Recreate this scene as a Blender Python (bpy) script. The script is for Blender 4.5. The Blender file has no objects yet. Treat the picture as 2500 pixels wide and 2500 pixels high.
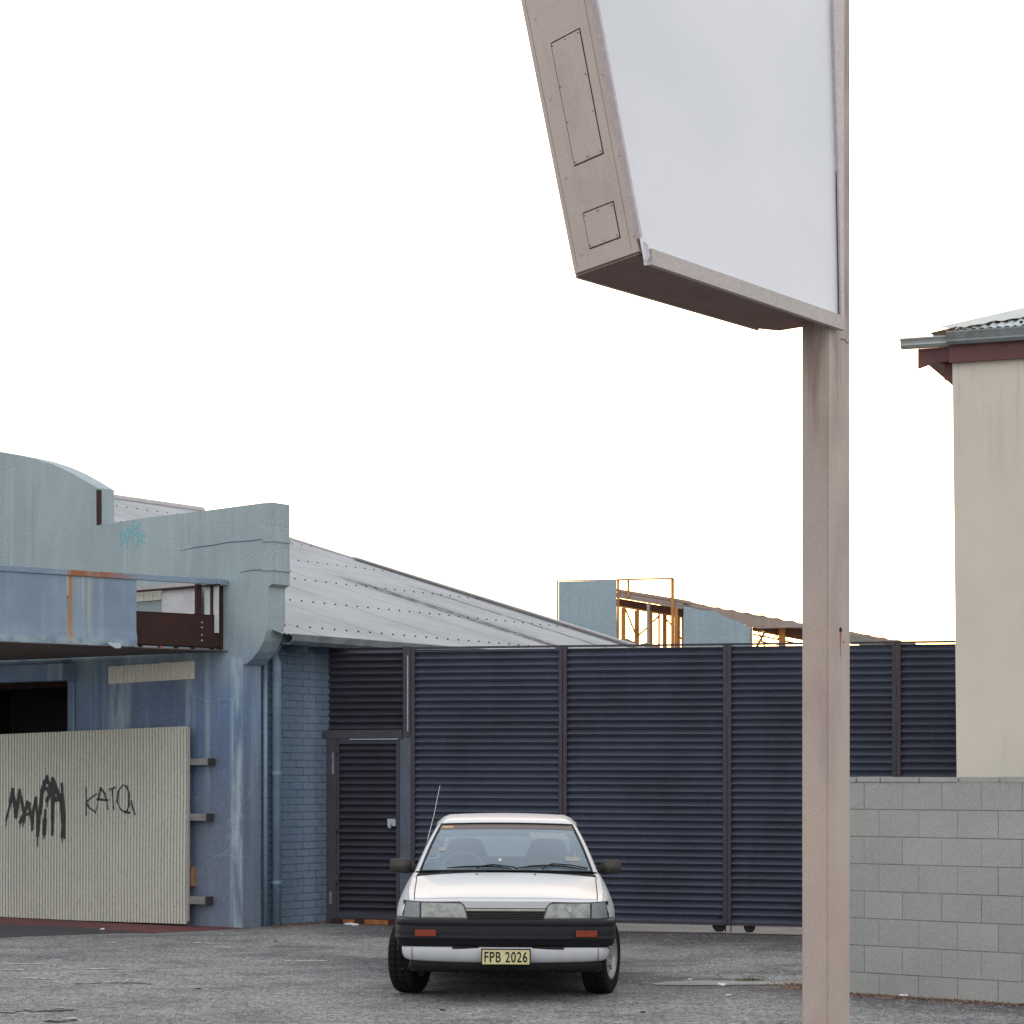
import bpy, bmesh, math, random
from mathutils import Vector, Matrix, noise
from mathutils.geometry import tessellate_polygon
random.seed(7)
R = math.radians
sc = bpy.context.scene
C = sc.collection

# ---------------------------------------------------------------- camera
FP, CX, HY, CAMH = 5700.0, 1250.0, 1897.0, 1.7      # focal length and horizon in photo pixels, eye height
cam_d = bpy.data.cameras.new('camera'); cam = bpy.data.objects.new('camera', cam_d); C.objects.link(cam)
cam.location = (0, 0, CAMH); cam.rotation_euler = (R(90), 0, 0)
cam_d.sensor_width = 36; cam_d.lens = FP/2500*36
cam_d.shift_y = (HY-1250)/2500
cam_d.clip_start = .1; cam_d.clip_end = 3000
sc.camera = cam
# ---------------------------------------------------------------- world and sun
SUN_EL, SUN_AZ = 5.0, 8.0          # degrees above the horizon, degrees right of +Y
SKY, EXPO, SUNW = 0.15, 1.25, 2.0
w = bpy.data.worlds.new('World'); sc.world = w; w.use_nodes = True
nt = w.node_tree; nt.nodes.clear()
sky = nt.nodes.new('ShaderNodeTexSky'); sky.sky_type = 'NISHITA'; sky.sun_disc = False
sky.sun_elevation = R(SUN_EL); sky.sun_rotation = R(SUN_AZ)
sky.air_density = 1.0; sky.dust_density = 2.5; sky.ozone_density = 1.0
mixw = nt.nodes.new('ShaderNodeMix'); mixw.data_type = 'RGBA'; mixw.inputs[0].default_value = .62
mixw.inputs[7].default_value = (5.6, 5.55, 5.65, 1)      # thin even high cloud over the whole sky
bg = nt.nodes.new('ShaderNodeBackground'); bg.inputs[1].default_value = SKY
wo = nt.nodes.new('ShaderNodeOutputWorld')
nt.links.new(sky.outputs[0], mixw.inputs[6]); nt.links.new(mixw.outputs[2], bg.inputs[0]); nt.links.new(bg.outputs[0], wo.inputs[0])
sd = bpy.data.lights.new('sun', 'SUN'); so = bpy.data.objects.new('sun', sd); C.objects.link(so)
sd.energy = SUNW; sd.angle = R(.6); sd.color = (1, .72, .42)
sv = Vector((math.sin(R(SUN_AZ))*math.cos(R(SUN_EL)), math.cos(R(SUN_AZ))*math.cos(R(SUN_EL)), math.sin(R(SUN_EL))))
so.rotation_euler = sv.to_track_quat('Z', 'Y').to_euler(); so.location = (6, 60, 20)
vs = sc.view_settings; vs.view_transform = 'Standard'; vs.look = 'None'; vs.gamma = 1; vs.use_curve_mapping = False
vs.exposure = EXPO

# ---------------------------------------------------------------- helpers: objects
def mesh_obj(name, verts, faces, mat, parent=None, smooth=False, label=None, kind=None):
    me = bpy.data.meshes.new(name); me.from_pydata([tuple(v) for v in verts], [], faces); me.update()
    if mat: me.materials.append(mat)
    if smooth:
        for p in me.polygons: p.use_smooth = True
    o = bpy.data.objects.new(name, me); C.objects.link(o)
    if parent: o.parent = parent
    if label: o['label'] = label
    if kind: o['kind'] = kind
    return o
def from_bm(name, bm, mat, parent=None, smooth=False, label=None, kind=None):
    bmesh.ops.recalc_face_normals(bm, faces=bm.faces)
    me = bpy.data.meshes.new(name); bm.to_mesh(me); bm.free()
    if mat: me.materials.append(mat)
    if smooth:
        for p in me.polygons: p.use_smooth = True
    o = bpy.data.objects.new(name, me); C.objects.link(o)
    if parent: o.parent = parent
    if label: o['label'] = label
    if kind: o['kind'] = kind
    return o
def thing(name, label, cat, loc=(0, 0, 0), rz=0, group=None):
    o = bpy.data.objects.new(name, None); C.objects.link(o); o.empty_display_size = .3
    o.location = loc; o.rotation_euler = (0, 0, rz); o['label'] = label; o['category'] = cat
    if group: o['group'] = group
    return o
def tag(o, label, cat, group=None):
    o['label'] = label; o['category'] = cat
    if group: o['group'] = group
    return o
def add_box(bm, x0, x1, y0, y1, z0, z1, M=None, bev=0):
    vs_ = [bm.verts.new((x, y, z)) for x in (x0, x1) for y in (y0, y1) for z in (z0, z1)]
    fs = [bm.faces.new([vs_[i] for i in f]) for f in ((0,1,3,2),(4,6,7,5),(0,4,5,1),(2,3,7,6),(0,2,6,4),(1,5,7,3))]
    if bev:
        es = list({e for f in fs for e in f.edges})
        r = bmesh.ops.bevel(bm, geom=es, offset=bev, segments=2, affect='EDGES', profile=.6)
        if M:
            for v in {v for f in r['faces'] for v in f.verts} | {v for v in bm.verts if v in vs_}: pass
    if M:
        for v in vs_:
            if v.is_valid: v.co = M @ v.co
def boxo(name, mat, parent, x0, x1, y0, y1, z0, z1, bev=0, label=None, smooth=False):
    bm = bmesh.new(); add_box(bm, x0, x1, y0, y1, z0, z1, None, bev)
    return from_bm(name, bm, mat, parent, smooth, label)
def add_bar(bm, a, b, wd, ht=None, up=Vector((0, 0, 1))):
    """square bar from a to b"""
    a, b = Vector(a), Vector(b); ht = ht or wd
    d = (b-a).normalized()
    if abs(d.dot(up)) > .95: up = Vector((0, 1, 0))
    s = d.cross(up).normalized(); u = s.cross(d).normalized()
    vs_ = []
    for p in (a, b):
        for i, j in ((-1,-1),(1,-1),(1,1),(-1,1)):
            vs_.append(bm.verts.new(p + s*wd/2*i + u*ht/2*j))
    for f in ((3,2,1,0),(4,5,6,7),(0,1,5,4),(1,2,6,5),(2,3,7,6),(3,0,4,7)):
        bm.faces.new([vs_[i] for i in f])
def baro(name, mat, parent, a, b, wd, ht=None, label=None):
    bm = bmesh.new(); add_bar(bm, a, b, wd, ht); return from_bm(name, bm, mat, parent, False, label)
def add_tube(bm, pts, r, n=8, cap=True):
    pts = [Vector(p) for p in pts]; rings = []
    rr = r if isinstance(r, (list, tuple)) else [r]*len(pts)
    for i, p in enumerate(pts):
        d = (pts[min(i+1, len(pts)-1)] - pts[max(i-1, 0)]).normalized()
        up = Vector((0, 0, 1)) if abs(d.z) < .9 else Vector((0, 1, 0))
        s = d.cross(up).normalized(); u = s.cross(d)
        rings.append([bm.verts.new(p + (s*math.cos(2*math.pi*k/n) + u*math.sin(2*math.pi*k/n))*rr[i]) for k in range(n)])
    for i in range(len(rings)-1):
        for k in range(n):
            bm.faces.new([rings[i][k], rings[i][(k+1) % n], rings[i+1][(k+1) % n], rings[i+1][k]])
    if cap: bm.faces.new(rings[0][::-1]); bm.faces.new(rings[-1])
def tubeo(name, mat, parent, pts, r, n=8, label=None):
    bm = bmesh.new(); add_tube(bm, pts, r, n); return from_bm(name, bm, mat, parent, True, label)
def prism(bm, poly, f0, f1):
    """extrude a polygon; f0 and f1 turn a 2D point into the front and back 3D point"""
    a = [bm.verts.new(f0(p)) for p in poly]; b = [bm.verts.new(f1(p)) for p in poly]
    n = len(poly)
    for i in range(n): bm.faces.new([a[i], b[i], b[(i+1) % n], a[(i+1) % n]])
    for t in tessellate_polygon([[Vector((p[0], p[1], 0)) for p in poly]]):
        bm.faces.new([a[k] for k in t]); bm.faces.new([b[k] for k in t[::-1]])
def grid_faces(ni, nj, off=0, flip=False):
    fs = []
    for i in range(ni-1):
        for j in range(nj-1):
            q = (off+i*nj+j, off+i*nj+j+1, off+(i+1)*nj+j+1, off+(i+1)*nj+j)
            fs.append(q[::-1] if flip else q)
    return fs

# ---------------------------------------------------------------- helpers: survey (photo pixel -> point on a plane of the place)
def ray(x, y): return Vector(((x-CX)/FP, 1, (HY-y)/FP))
def at(x, y, s):
    Y = FP/s; return Vector(((x-CX)/s, Y, CAMH+(HY-y)/s))
class Frame:
    """upright frame standing on the ground: X along a wall, Y behind it, Z up"""
    def __init__(f, xa, sa, xb, sb, xo=None):
        A, B = at(xa, HY, sa), at(xb, HY, sb)
        f.X = Vector((B.x-A.x, B.y-A.y, 0)).normalized(); f.Y = Vector((-f.X.y, f.X.x, 0))
        f.O = Vector((A.x, A.y, 0)); f.rz = math.atan2(f.X.y, f.X.x)
        if xo is not None:
            u, v = f.hit(xo, HY); f.O = f.O + f.X*u
    def hit(f, x, y, w=0):
        r = ray(x, y); P = f.O + f.Y*w
        t = (f.Y.dot(P))/(f.Y.x*r.x + f.Y.y*r.y)
        p = Vector((r.x*t, t, CAMH + r.z*t))
        return (p-f.O).dot(f.X), p.z
    def wpt(f, u, w, z): return f.O + f.X*u + f.Y*w + Vector((0, 0, z))

# ---------------------------------------------------------------- helpers: materials
def lin(c): return tuple((v/12.92 if v <= .04045 else ((v+.055)/1.055)**2.4) for v in c)
class NT:
    def __init__(s, name):
        s.m = bpy.data.materials.new(name); s.m.use_nodes = True; s.t = s.m.node_tree; s.t.nodes.clear()
        s.out = s.n('ShaderNodeOutputMaterial'); s.b = s.n('ShaderNodeBsdfPrincipled'); s.l(s.b.outputs[0], s.out.inputs[0])
        s.tc = s.n('ShaderNodeTexCoord')
    def n(s, k, **kw):
        q = s.t.nodes.new(k)
        for a, v in kw.items(): setattr(q, a, v)
        return q
    def l(s, a, b): s.t.links.new(a, b)
    def noise(s, scale, sc3=(1, 1, 1), detail=4, rough=.55, coord='Object', dist=0, off=(0, 0, 0)):
        mp = s.n('ShaderNodeMapping'); mp.inputs['Scale'].default_value = sc3; mp.inputs['Location'].default_value = off
        s.l(s.tc.outputs[coord], mp.inputs[0])
        q = s.n('ShaderNodeTexNoise'); q.inputs['Scale'].default_value = scale; q.inputs['Detail'].default_value = detail
        q.inputs['Roughness'].default_value = rough; q.inputs['Distortion'].default_value = dist
        s.l(mp.outputs[0], q.inputs[0]); return q.outputs[0]
    def voro(s, scale, sc3=(1, 1, 1), feature='F1', coord='Object'):
        mp = s.n('ShaderNodeMapping'); mp.inputs['Scale'].default_value = sc3
        s.l(s.tc.outputs[coord], mp.inputs[0])
        q = s.n('ShaderNodeTexVoronoi', feature=feature); q.inputs['Scale'].default_value = scale; s.l(mp.outputs[0], q.inputs[0]); return q
    def ramp(s, src, p0, p1, v0=0, v1=1, smooth=True):
        q = s.n('ShaderNodeMapRange'); q.interpolation_type = 'SMOOTHSTEP' if smooth else 'LINEAR'
        for i, v in zip(range(1, 5), (p0, p1, v0, v1)): q.inputs[i].default_value = v
        s.l(src, q.inputs[0]); return q.outputs[0]
    def mix(s, fac, a, b, mode='MIX'):
        q = s.n('ShaderNodeMix', data_type='RGBA', blend_type=mode)
        if isinstance(fac, (int, float)): q.inputs[0].default_value = fac
        else: s.l(fac, q.inputs[0])
        for i, v in ((6, a), (7, b)):
            if isinstance(v, tuple): q.inputs[i].default_value = (*v[:3], 1)
            else: s.l(v, q.inputs[i])
        return q.outputs[2]
    def math(s, op, a, b=0.0):
        q = s.n('ShaderNodeMath', operation=op)
        for i, v in ((0, a), (1, b)):
            if isinstance(v, (int, float)): q.inputs[i].default_value = v
            else: s.l(v, q.inputs[i])
        return q.outputs[0]
    def axis(s, k, coord='Object'):
        q = s.n('ShaderNodeSeparateXYZ'); s.l(s.tc.outputs[coord], q.inputs[0]); return q.outputs[k]
    def bump(s, h, strength=.3, dist=.01):
        q = s.n('ShaderNodeBump'); q.inputs['Strength'].default_value = strength; q.inputs['Distance'].default_value = dist
        s.l(h, q.inputs['Height']); s.l(q.outputs[0], s.b.inputs['Normal'])
    def col(s, v):
        if isinstance(v, tuple): s.b.inputs['Base Color'].default_value = (*v[:3], 1)
        else: s.l(v, s.b.inputs['Base Color'])
    def done(s, rough=.6, metal=0, spec=.5, **kw):
        if isinstance(rough, (int, float)): s.b.inputs['Roughness'].default_value = rough
        else: s.l(rough, s.b.inputs['Roughness'])
        s.b.inputs['Metallic'].default_value = metal; s.b.inputs['Specular IOR Level'].default_value = spec
        for k, v in kw.items(): s.b.inputs[k.replace('_', ' ')].default_value = v
        return s.m
def worn(name, c, c2=None, scale=1.2, amt=.5, rough=.6, metal=0, bump=.15, bs=60, spec=.4, streak=0):
    """painted or plain surface with soft patches, optional rain streaks and a fine grain"""
    s = NT(name); c2 = c2 or tuple(v*.7 for v in c)
    f = s.ramp(s.noise(scale, detail=6), .35, .7, 0, amt)
    k = s.mix(f, c, c2)
    if streak:
        st = s.ramp(s.noise(9, (1, 1, .07), 3), .5, .75, 0, streak)
        k = s.mix(st, k, tuple(min(1, v*1.35) for v in c))
    g = s.noise(bs, detail=3, rough=.7)
    k = s.mix(s.ramp(g, .36, .64, 0, .42, False), k, tuple(v*.55 for v in c))
    g2 = s.noise(bs*.42, detail=2, off=(5, 2, 8)); k = s.mix(s.ramp(g2, .45, .65, 0, .22, False), k, tuple(min(1, v*1.3) for v in c))
    s.col(k); s.bump(g, bump, .004)
    return s.done(rough, metal, spec)

# asphalt
def m_asphalt():
    s = NT('asphalt')
    big = s.noise(.35, (1, .8, 1), 5); pat = s.noise(1.3, (.8, 1.0, 1), 5, .6, dist=.6)
    k = s.mix(s.ramp(big, .35, .65), (.190, .192, .187), (.232, .235, .226))
    k = s.mix(s.ramp(pat, .42, .72, 0, .75), k, (.085, .078, .088))
    pale = s.noise(1.1, (.7, 1.1, 1), 7, .68, dist=.5, off=(4, 3, 0))
    k = s.mix(s.ramp(pale, .60, .70, 0, .55), k, (.33, .33, .31))
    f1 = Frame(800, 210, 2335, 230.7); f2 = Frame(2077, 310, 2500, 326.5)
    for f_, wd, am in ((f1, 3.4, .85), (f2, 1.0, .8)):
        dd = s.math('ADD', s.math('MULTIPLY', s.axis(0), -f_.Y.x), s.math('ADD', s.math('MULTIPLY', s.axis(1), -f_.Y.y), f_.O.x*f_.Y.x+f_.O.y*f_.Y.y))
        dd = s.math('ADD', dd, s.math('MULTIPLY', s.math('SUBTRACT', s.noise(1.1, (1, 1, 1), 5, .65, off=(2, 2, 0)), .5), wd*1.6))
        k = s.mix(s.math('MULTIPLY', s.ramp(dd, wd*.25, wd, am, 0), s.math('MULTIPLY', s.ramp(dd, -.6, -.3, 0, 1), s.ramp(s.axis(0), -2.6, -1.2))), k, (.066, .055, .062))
    v = s.voro(75); v2 = s.voro(38)
    gr = s.noise(90, detail=2, rough=.8)
    m1 = s.noise(24, (1, .5, 1), 4, .8); m2 = s.noise(3.5, (1, 1, 1), 6, .75, off=(3, 3, 0))
    k = s.mix(1.0, k, s.ramp(m1, .40, .60, .55, 1.45, False), 'MULTIPLY')
    k = s.mix(1.0, k, s.ramp(m2, .38, .62, .80, 1.18, False), 'MULTIPLY')
    k = s.mix(1.0, k, s.ramp(gr, .35, .65, .55, 1.45, False), 'MULTIPLY')
    k = s.mix(s.ramp(v2.outputs[0], 0, .2, .25, 0), k, (.42, .42, .40))
    ck = s.n('ShaderNodeTexVoronoi', feature='DISTANCE_TO_EDGE'); ck.inputs['Scale'].default_value = .33
    mp = s.n('ShaderNodeMapping'); s.l(s.tc.outputs['Object'], mp.inputs[0])
    wob = s.n('ShaderNodeTexNoise'); wob.inputs['Scale'].default_value = 2.5; wob.inputs['Detail'].default_value = 5; s.l(mp.outputs[0], wob.inputs[0])
    va = s.n('ShaderNodeVectorMath', operation='ADD'); s.l(mp.outputs[0], va.inputs[0])
    vm = s.n('ShaderNodeVectorMath', operation='SCALE'); vm.inputs[3].default_value = .7; s.l(wob.outputs[1], vm.inputs[0]); s.l(vm.outputs[0], va.inputs[1]); s.l(va.outputs[0], ck.inputs[0])
    crk = s.math('MULTIPLY', s.ramp(ck.outputs[0], .002, .007, .7, 0), s.ramp(s.noise(.6, off=(9, 1, 0)), .56, .66))
    k = s.mix(crk, k, (.018, .016, .016))
    s.col(k)
    h = s.math('ADD', s.math('MULTIPLY', v.outputs[0], .6), s.math('MULTIPLY', gr, .6)); h = s.math('SUBTRACT', h, s.math('MULTIPLY', crk, 2.0)); s.bump(h, .7, .006)
    return s.done(.85, 0, .3)
M = {}
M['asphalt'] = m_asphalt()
M['concrete'] = worn('concrete', (.30, .29, .27), (.17, .16, .15), 2.5, .7, .85, bump=.4, bs=70)
M['red_ground'] = worn('red_ground', (.17, .045, .048), (.075, .035, .040), 3, .9, .8, bump=.4, bs=70)

def m_facade():
    s = NT('facade_paint')
    z = s.axis(2); x = s.axis(0)
    pat = s.noise(.9, (1, 1, .6), 6)
    upper = s.mix(s.ramp(pat, .35, .65), (.365, .445, .450), (.295, .365, .385))
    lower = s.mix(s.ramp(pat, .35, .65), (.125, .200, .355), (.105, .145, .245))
    zz = s.math('ADD', z, s.math('MULTIPLY', s.math('SUBTRACT', s.noise(2.2, (1, 1, .35), 5), .5), 1.3))
    base = s.mix(s.ramp(zz, 2.55, 3.55), lower, upper)            # canopy shade painted in: darker blue below, grey-green above
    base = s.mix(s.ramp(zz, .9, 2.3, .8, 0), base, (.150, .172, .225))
    st = s.math('MULTIPLY', s.ramp(s.noise(5, (1, 1, .05), 4, .6), .52, .74, 0, .55), s.ramp(z, .8, 2.4, .15, 1))
    base = s.mix(st, base, (.42, .52, .56))
    st2 = s.ramp(s.noise(8, (1, 1, .06), 4, .6, off=(3, 0, 1)), .55, .8, 0, .45)
    base = s.mix(st2, base, (.10, .13, .19))
    # broad washed bands below the old joints
    for c0, hw, z1, am in ((-1.93, .13, 3.05, .65), (-2.14, .03, 3.1, .3), (-1.78, .06, 5.0, .5), (-.82, .05, 4.4, .45), (-.1, .09, 3.1, .75)):
        xx = s.math('ABSOLUTE', s.math('SUBTRACT', x, c0)); b = s.ramp(xx, hw*.5, hw*1.3, am, 0)
        b = s.math('MULTIPLY', b, s.ramp(z, z1-.1, z1, 1, 0)); b = s.math('MULTIPLY', b, s.ramp(s.noise(10, (1, 1, .12), 3), .35, .6))
        base = s.mix(b, base, (.42, .54, .60))
    # hairline cracks, filled pale and dark
    mp = s.n('ShaderNodeMapping'); mp.inputs['Scale'].default_value = (.45, .45, 1); s.l(s.tc.outputs['Object'], mp.inputs[0])
    wob = s.n('ShaderNodeTexNoise'); wob.inputs['Scale'].default_value = 3; wob.inputs['Detail'].default_value = 6; s.l(mp.outputs[0], wob.inputs[0])
    va = s.n('ShaderNodeVectorMath', operation='ADD'); vm = s.n('ShaderNodeVectorMath', operation='SCALE'); vm.inputs[3].default_value = .5
    s.l(wob.outputs[1], vm.inputs[0]); s.l(mp.outputs[0], va.inputs[0]); s.l(vm.outputs[0], va.inputs[1])
    ck = s.n('ShaderNodeTexVoronoi', feature='DISTANCE_TO_EDGE'); ck.inputs['Scale'].default_value = .9; s.l(va.outputs[0], ck.inputs[0])
    crk = s.math('MULTIPLY', s.ramp(ck.outputs[0], .003, .009, 1, 0), s.ramp(s.noise(1.1, off=(2, 7, 3)), .5, .56))
    base = s.mix(s.math('MULTIPLY', crk, .22), base, (.42, .52, .6))
    g = s.noise(55, detail=3, rough=.7)
    base = s.mix(s.ramp(g, .36, .66, 0, .42, False), base, (.13, .16, .19)); g2 = s.noise(19, detail=3, off=(4, 4, 4)); base = s.mix(s.ramp(g2, .5, .68, 0, .10, False), base, (.42, .5, .53))
    s.col(base); s.bump(s.math('SUBTRACT', s.math('ADD', g, s.math('MULTIPLY', s.noise(4, detail=5), 1.5)), s.math('MULTIPLY', crk, 1.5)), .35, .006)
    return s.done(.8, 0, .25)
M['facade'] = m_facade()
M['brick_paint'] = worn('brick_paint', (.125, .185, .265), (.095, .125, .18), 2.0, .8, .75, bump=.5, bs=45, streak=.3)
M['brick_dark'] = worn('brick_dark', (.075, .085, .105), (.12, .18, .24), 3.0, .6, .8, bump=.5, bs=45)
M['mortar'] = worn('mortar', (.105, .155, .225), (.08, .105, .15), 3, .6, .9, bump=.5, bs=60)
M['pipe'] = worn('pipe_paint', (.19, .28, .36), (.10, .14, .19), 2.0, .5, .5, streak=.4)
M['interior'] = worn('interior_dark', (.035, .028, .026), (.02, .016, .016), 2, .6, .9)

def m_zinc(name, c, rustline=False):
    s = NT(name)
    k = s.mix(s.ramp(s.noise(.8, (1, 1, 1), 5), .3, .7), c, tuple(v*.78 for v in c))
    k = s.mix(s.ramp(s.noise(5, (.25, 3, 1), 4), .5, .8, 0, .4), k, tuple(v*1.25 for v in c))
    if rustline:
        y = s.axis(1)                                              # along the eave, one coordinate per sheet edge
        for y0, hw, amt in RUSTY:
            d = s.math('ABSOLUTE', s.math('SUBTRACT', y, y0)); b = s.ramp(d, hw*.3, hw, 1, 0)
            b = s.math('MULTIPLY', b, s.ramp(s.noise(9, (.5, 2.2, 1), 5, .7), .38, .50))
            b = s.math('MULTIPLY', b, s.ramp(s.axis(0), -4.2, -3.2, .0, amt)); k = s.mix(b, k, (.04, .036, .03))
    g = s.noise(70, detail=2); k = s.mix(s.ramp(g, .35, .7, 0, .2), k, tuple(v*.5 for v in c))
    s.col(k); s.bump(g, .1, .003)
    return s.done(.5, .25, .4)
def roof_local(x, y):
    f = Frame(0, 200.5, 600, 217.3, xo=594); n_ = (f.X*.302 + Vector((0, 0, 1))); P0 = f.wpt(.40, 0, 3.31); O_ = Vector((0, 0, CAMH)); r_ = ray(x, y)
    p = O_+r_*(n_.dot(P0-O_)/n_.dot(r_)); return (p-f.O).dot(f.X), (p-f.O).dot(f.Y)
RUSTY = []; RX = []
for (a_, b_, hw_, am_) in (((960, 1450), (1330, 1575), .30, 1), ((1165, 1482), (1400, 1562), .16, .8)):
    p_, q_ = roof_local(*a_), roof_local(*b_); RUSTY.append(((p_[1]+q_[1])/2, hw_, am_)); RX.append((p_, q_))
M['roof_zinc'] = m_zinc('roof_zinc', (.33, .345, .36), True)
M['roof_zinc_b'] = m_zinc('roof_zinc_plain', (.40, .47, .49))
M['gutter_dark'] = worn('gutter_dark', (.16, .20, .22), (.06, .06, .065), 4, .7, .5)
M['flash'] = worn('flashing', (.42, .40, .42), (.30, .27, .27), 3, .5, .6)

M['canopy'] = None
def m_canopy():
    s = NT('canopy_paint')
    k = s.mix(s.ramp(s.noise(.9, detail=5), .35, .65), (.225, .305, .385), (.17, .235, .325))
    st = s.ramp(s.noise(7, (1, 1, .05), 4), .52, .72, 0, .5); k = s.mix(st, k, (.33, .42, .47))
    x = s.axis(0); z = s.axis(2)
    for c0, hw, am, colr in ((.83, .035, 1, (.30, .105, .025)), (.83, .08, .45, (.42, .27, .12)), (.985, .02, .7, (.42, .43, .35)), (1.05, .018, .7, (.42, .43, .33)), (1.08, .03, .4, (.40, .41, .35))):
        d = s.math('ABSOLUTE', s.math('SUBTRACT', x, c0)); b = s.ramp(d, hw*.3, hw, am, 0)
        b = s.math('MULTIPLY', b, s.ramp(s.noise(10, (1, 1, .2), 4), .3, .55)); k = s.mix(b, k, colr)
    lo = s.math('MULTIPLY', s.ramp(z, 3.17, 3.24, 1, 0), s.ramp(s.noise(6), .35, .6)); k = s.mix(s.math('MULTIPLY', lo, .6), k, (.45, .55, .58))
    rc = s.math('MULTIPLY', s.ramp(z, 3.86, 3.865), s.math('MULTIPLY', s.ramp(x, .82, .83), s.ramp(x, 1.2, 1.75, 1, 0)))
    k = s.mix(s.math('MULTIPLY', rc, s.ramp(s.noise(7, (1, 1, .4), 5, .7), .25, .55)), k, (.30, .10, .03))
    g = s.noise(60, detail=3); k = s.mix(s.ramp(g, .3, .7, 0, .2), k, (.1, .13, .17))
    s.col(k); s.bump(s.math('ADD', g, s.math('MULTIPLY', s.noise(2.5), 6)), .25, .006)
    return s.done(.55, 0, .4)
M['canopy'] = m_canopy()
M['rust_steel'] = worn('rust_steel', (.042, .014, .011), (.018, .008, .008), 6, .8, .8, bump=.5)
M['rust_orange'] = worn('rust_orange', (.36, .13, .045), (.14, .05, .03), 12, .8, .85, bump=.5)
M['soffit'] = worn('soffit_boards', (.115, .085, .078), (.06, .045, .043), 3, .7, .8, bump=.4)
M['white_inner'] = worn('white_inner', (.60, .60, .61), (.42, .41, .42), 4, .5, .7, streak=.3)
M['beige'] = worn('beige_boards', (.72, .70, .62), (.62, .60, .54), 3, .5, .75)
M['sheet'] = worn('sheet_cream', (.54, .54, .475), (.46, .45, .41), 1.0, .6, .55, bump=.1, streak=.15)
M['spray'] = worn('black_spray', (.02, .018, .018), (.03, .028, .028), 8, .4, .6)
M['spray_teal'] = worn('teal_spray', (.16, .44, .49), (.27, .42, .46), 14, .8, .7)
M['stub'] = worn('grey_timber', (.25, .25, .24), (.13, .12, .12), 9, .7, .8)
M['stub_end'] = worn('stub_end_dark', (.05, .04, .04), None, 9, .7, .8)
M['orange_timber'] = worn('orange_timber', (.36, .19, .09), (.2, .1, .06), 9, .7, .8)

M['fence'] = worn('fence_blue_steel', (.074, .085, .122), (.052, .055, .076), 1.1, .9, .42, bump=.08, spec=.5, streak=.25)
M['fence_shade'] = worn('door_and_shaded_infill', (.046, .047, .064), (.033, .030, .040), 2.2, .7, .6, bump=.1, spec=.35)  # fence steel darkened with the eave's shade for infill; also the dark door
M['fence_post'] = worn('fence_post_paint', (.048, .043, .060), (.034, .028, .038), 3, .7, .55, bump=.2)
M['post_blue'] = worn('post_blue', (.085, .10, .14), (.05, .05, .075), 3, .7, .5)
M['bare_patch'] = worn('bare_metal_patch', (.20, .23, .27), (.08, .09, .11), 9, .8, .5)
M['steel_plate'] = worn('galvanised_plate', (.38, .43, .47), (.25, .27, .3), 10, .6, .4, metal=.3)
M['reflector'] = worn('reflector', (.95, .91, .84), (.22, .21, .20), 17, .9, .25, metal=.25, bump=.8)  # lamp glints painted in as bright and dark patches
M['rubber'] = worn('black_rubber', (.012, .011, .012), (.02, .018, .018), 20, .5, .75, bump=.3)

M['block'] = worn('block_grey', (.345, .348, .335), (.290, .292, .286), 1.2, .7, .9, bump=.7, bs=110, spec=.2)
M['block_b'] = worn('block_grey_warm', (.375, .374, .355), (.300, .300, .292), 1.7, .7, .9, bump=.7, bs=100, spec=.2)
M['block_mortar'] = worn('block_mortar', (.25, .26, .255), (.16, .165, .16), 4, .6, .95, bump=.5)
def m_cream():
    s = NT('cream_render'); z = s.axis(2)
    k = s.mix(s.ramp(s.noise(.7, detail=5), .35, .65), (.62, .57, .485), (.56, .515, .445))
    g = s.noise(60, detail=3, rough=.7); k = s.mix(s.ramp(g, .36, .64, 0, .16, False), k, (.33, .31, .27))
    st = s.math('MULTIPLY', s.ramp(s.noise(6, (1, 1, .10), 5, .65), .50, .68), s.ramp(s.math('ADD', z, s.math('MULTIPLY', s.noise(3, (1, 1, .3), 3), 1.4)), 4.9, 6.2, 0, .4))
    k = s.mix(st, k, (.27, .255, .23)); st = s.ramp(s.noise(2.5, (1, 1, .18), 6, .7, off=(6, 2, 1)), .58, .75, 0, .3); k = s.mix(st, k, (.40, .37, .33))
    s.col(k); s.bump(g, .35, .004); return s.done(.85, 0, .2)
M['cream'] = m_cream()
M['maroon'] = worn('maroon_timber', (.125, .045, .045), (.07, .025, .03), 5, .6, .6)
M['gutter'] = worn('gutter_zinc', (.42, .45, .44), (.30, .31, .31), 6, .5, .45, metal=.25)
M['gutter_worn'] = worn('gutter_worn', (.25, .28, .29), (.16, .14, .13), 7, .8, .5, metal=.2)

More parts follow.
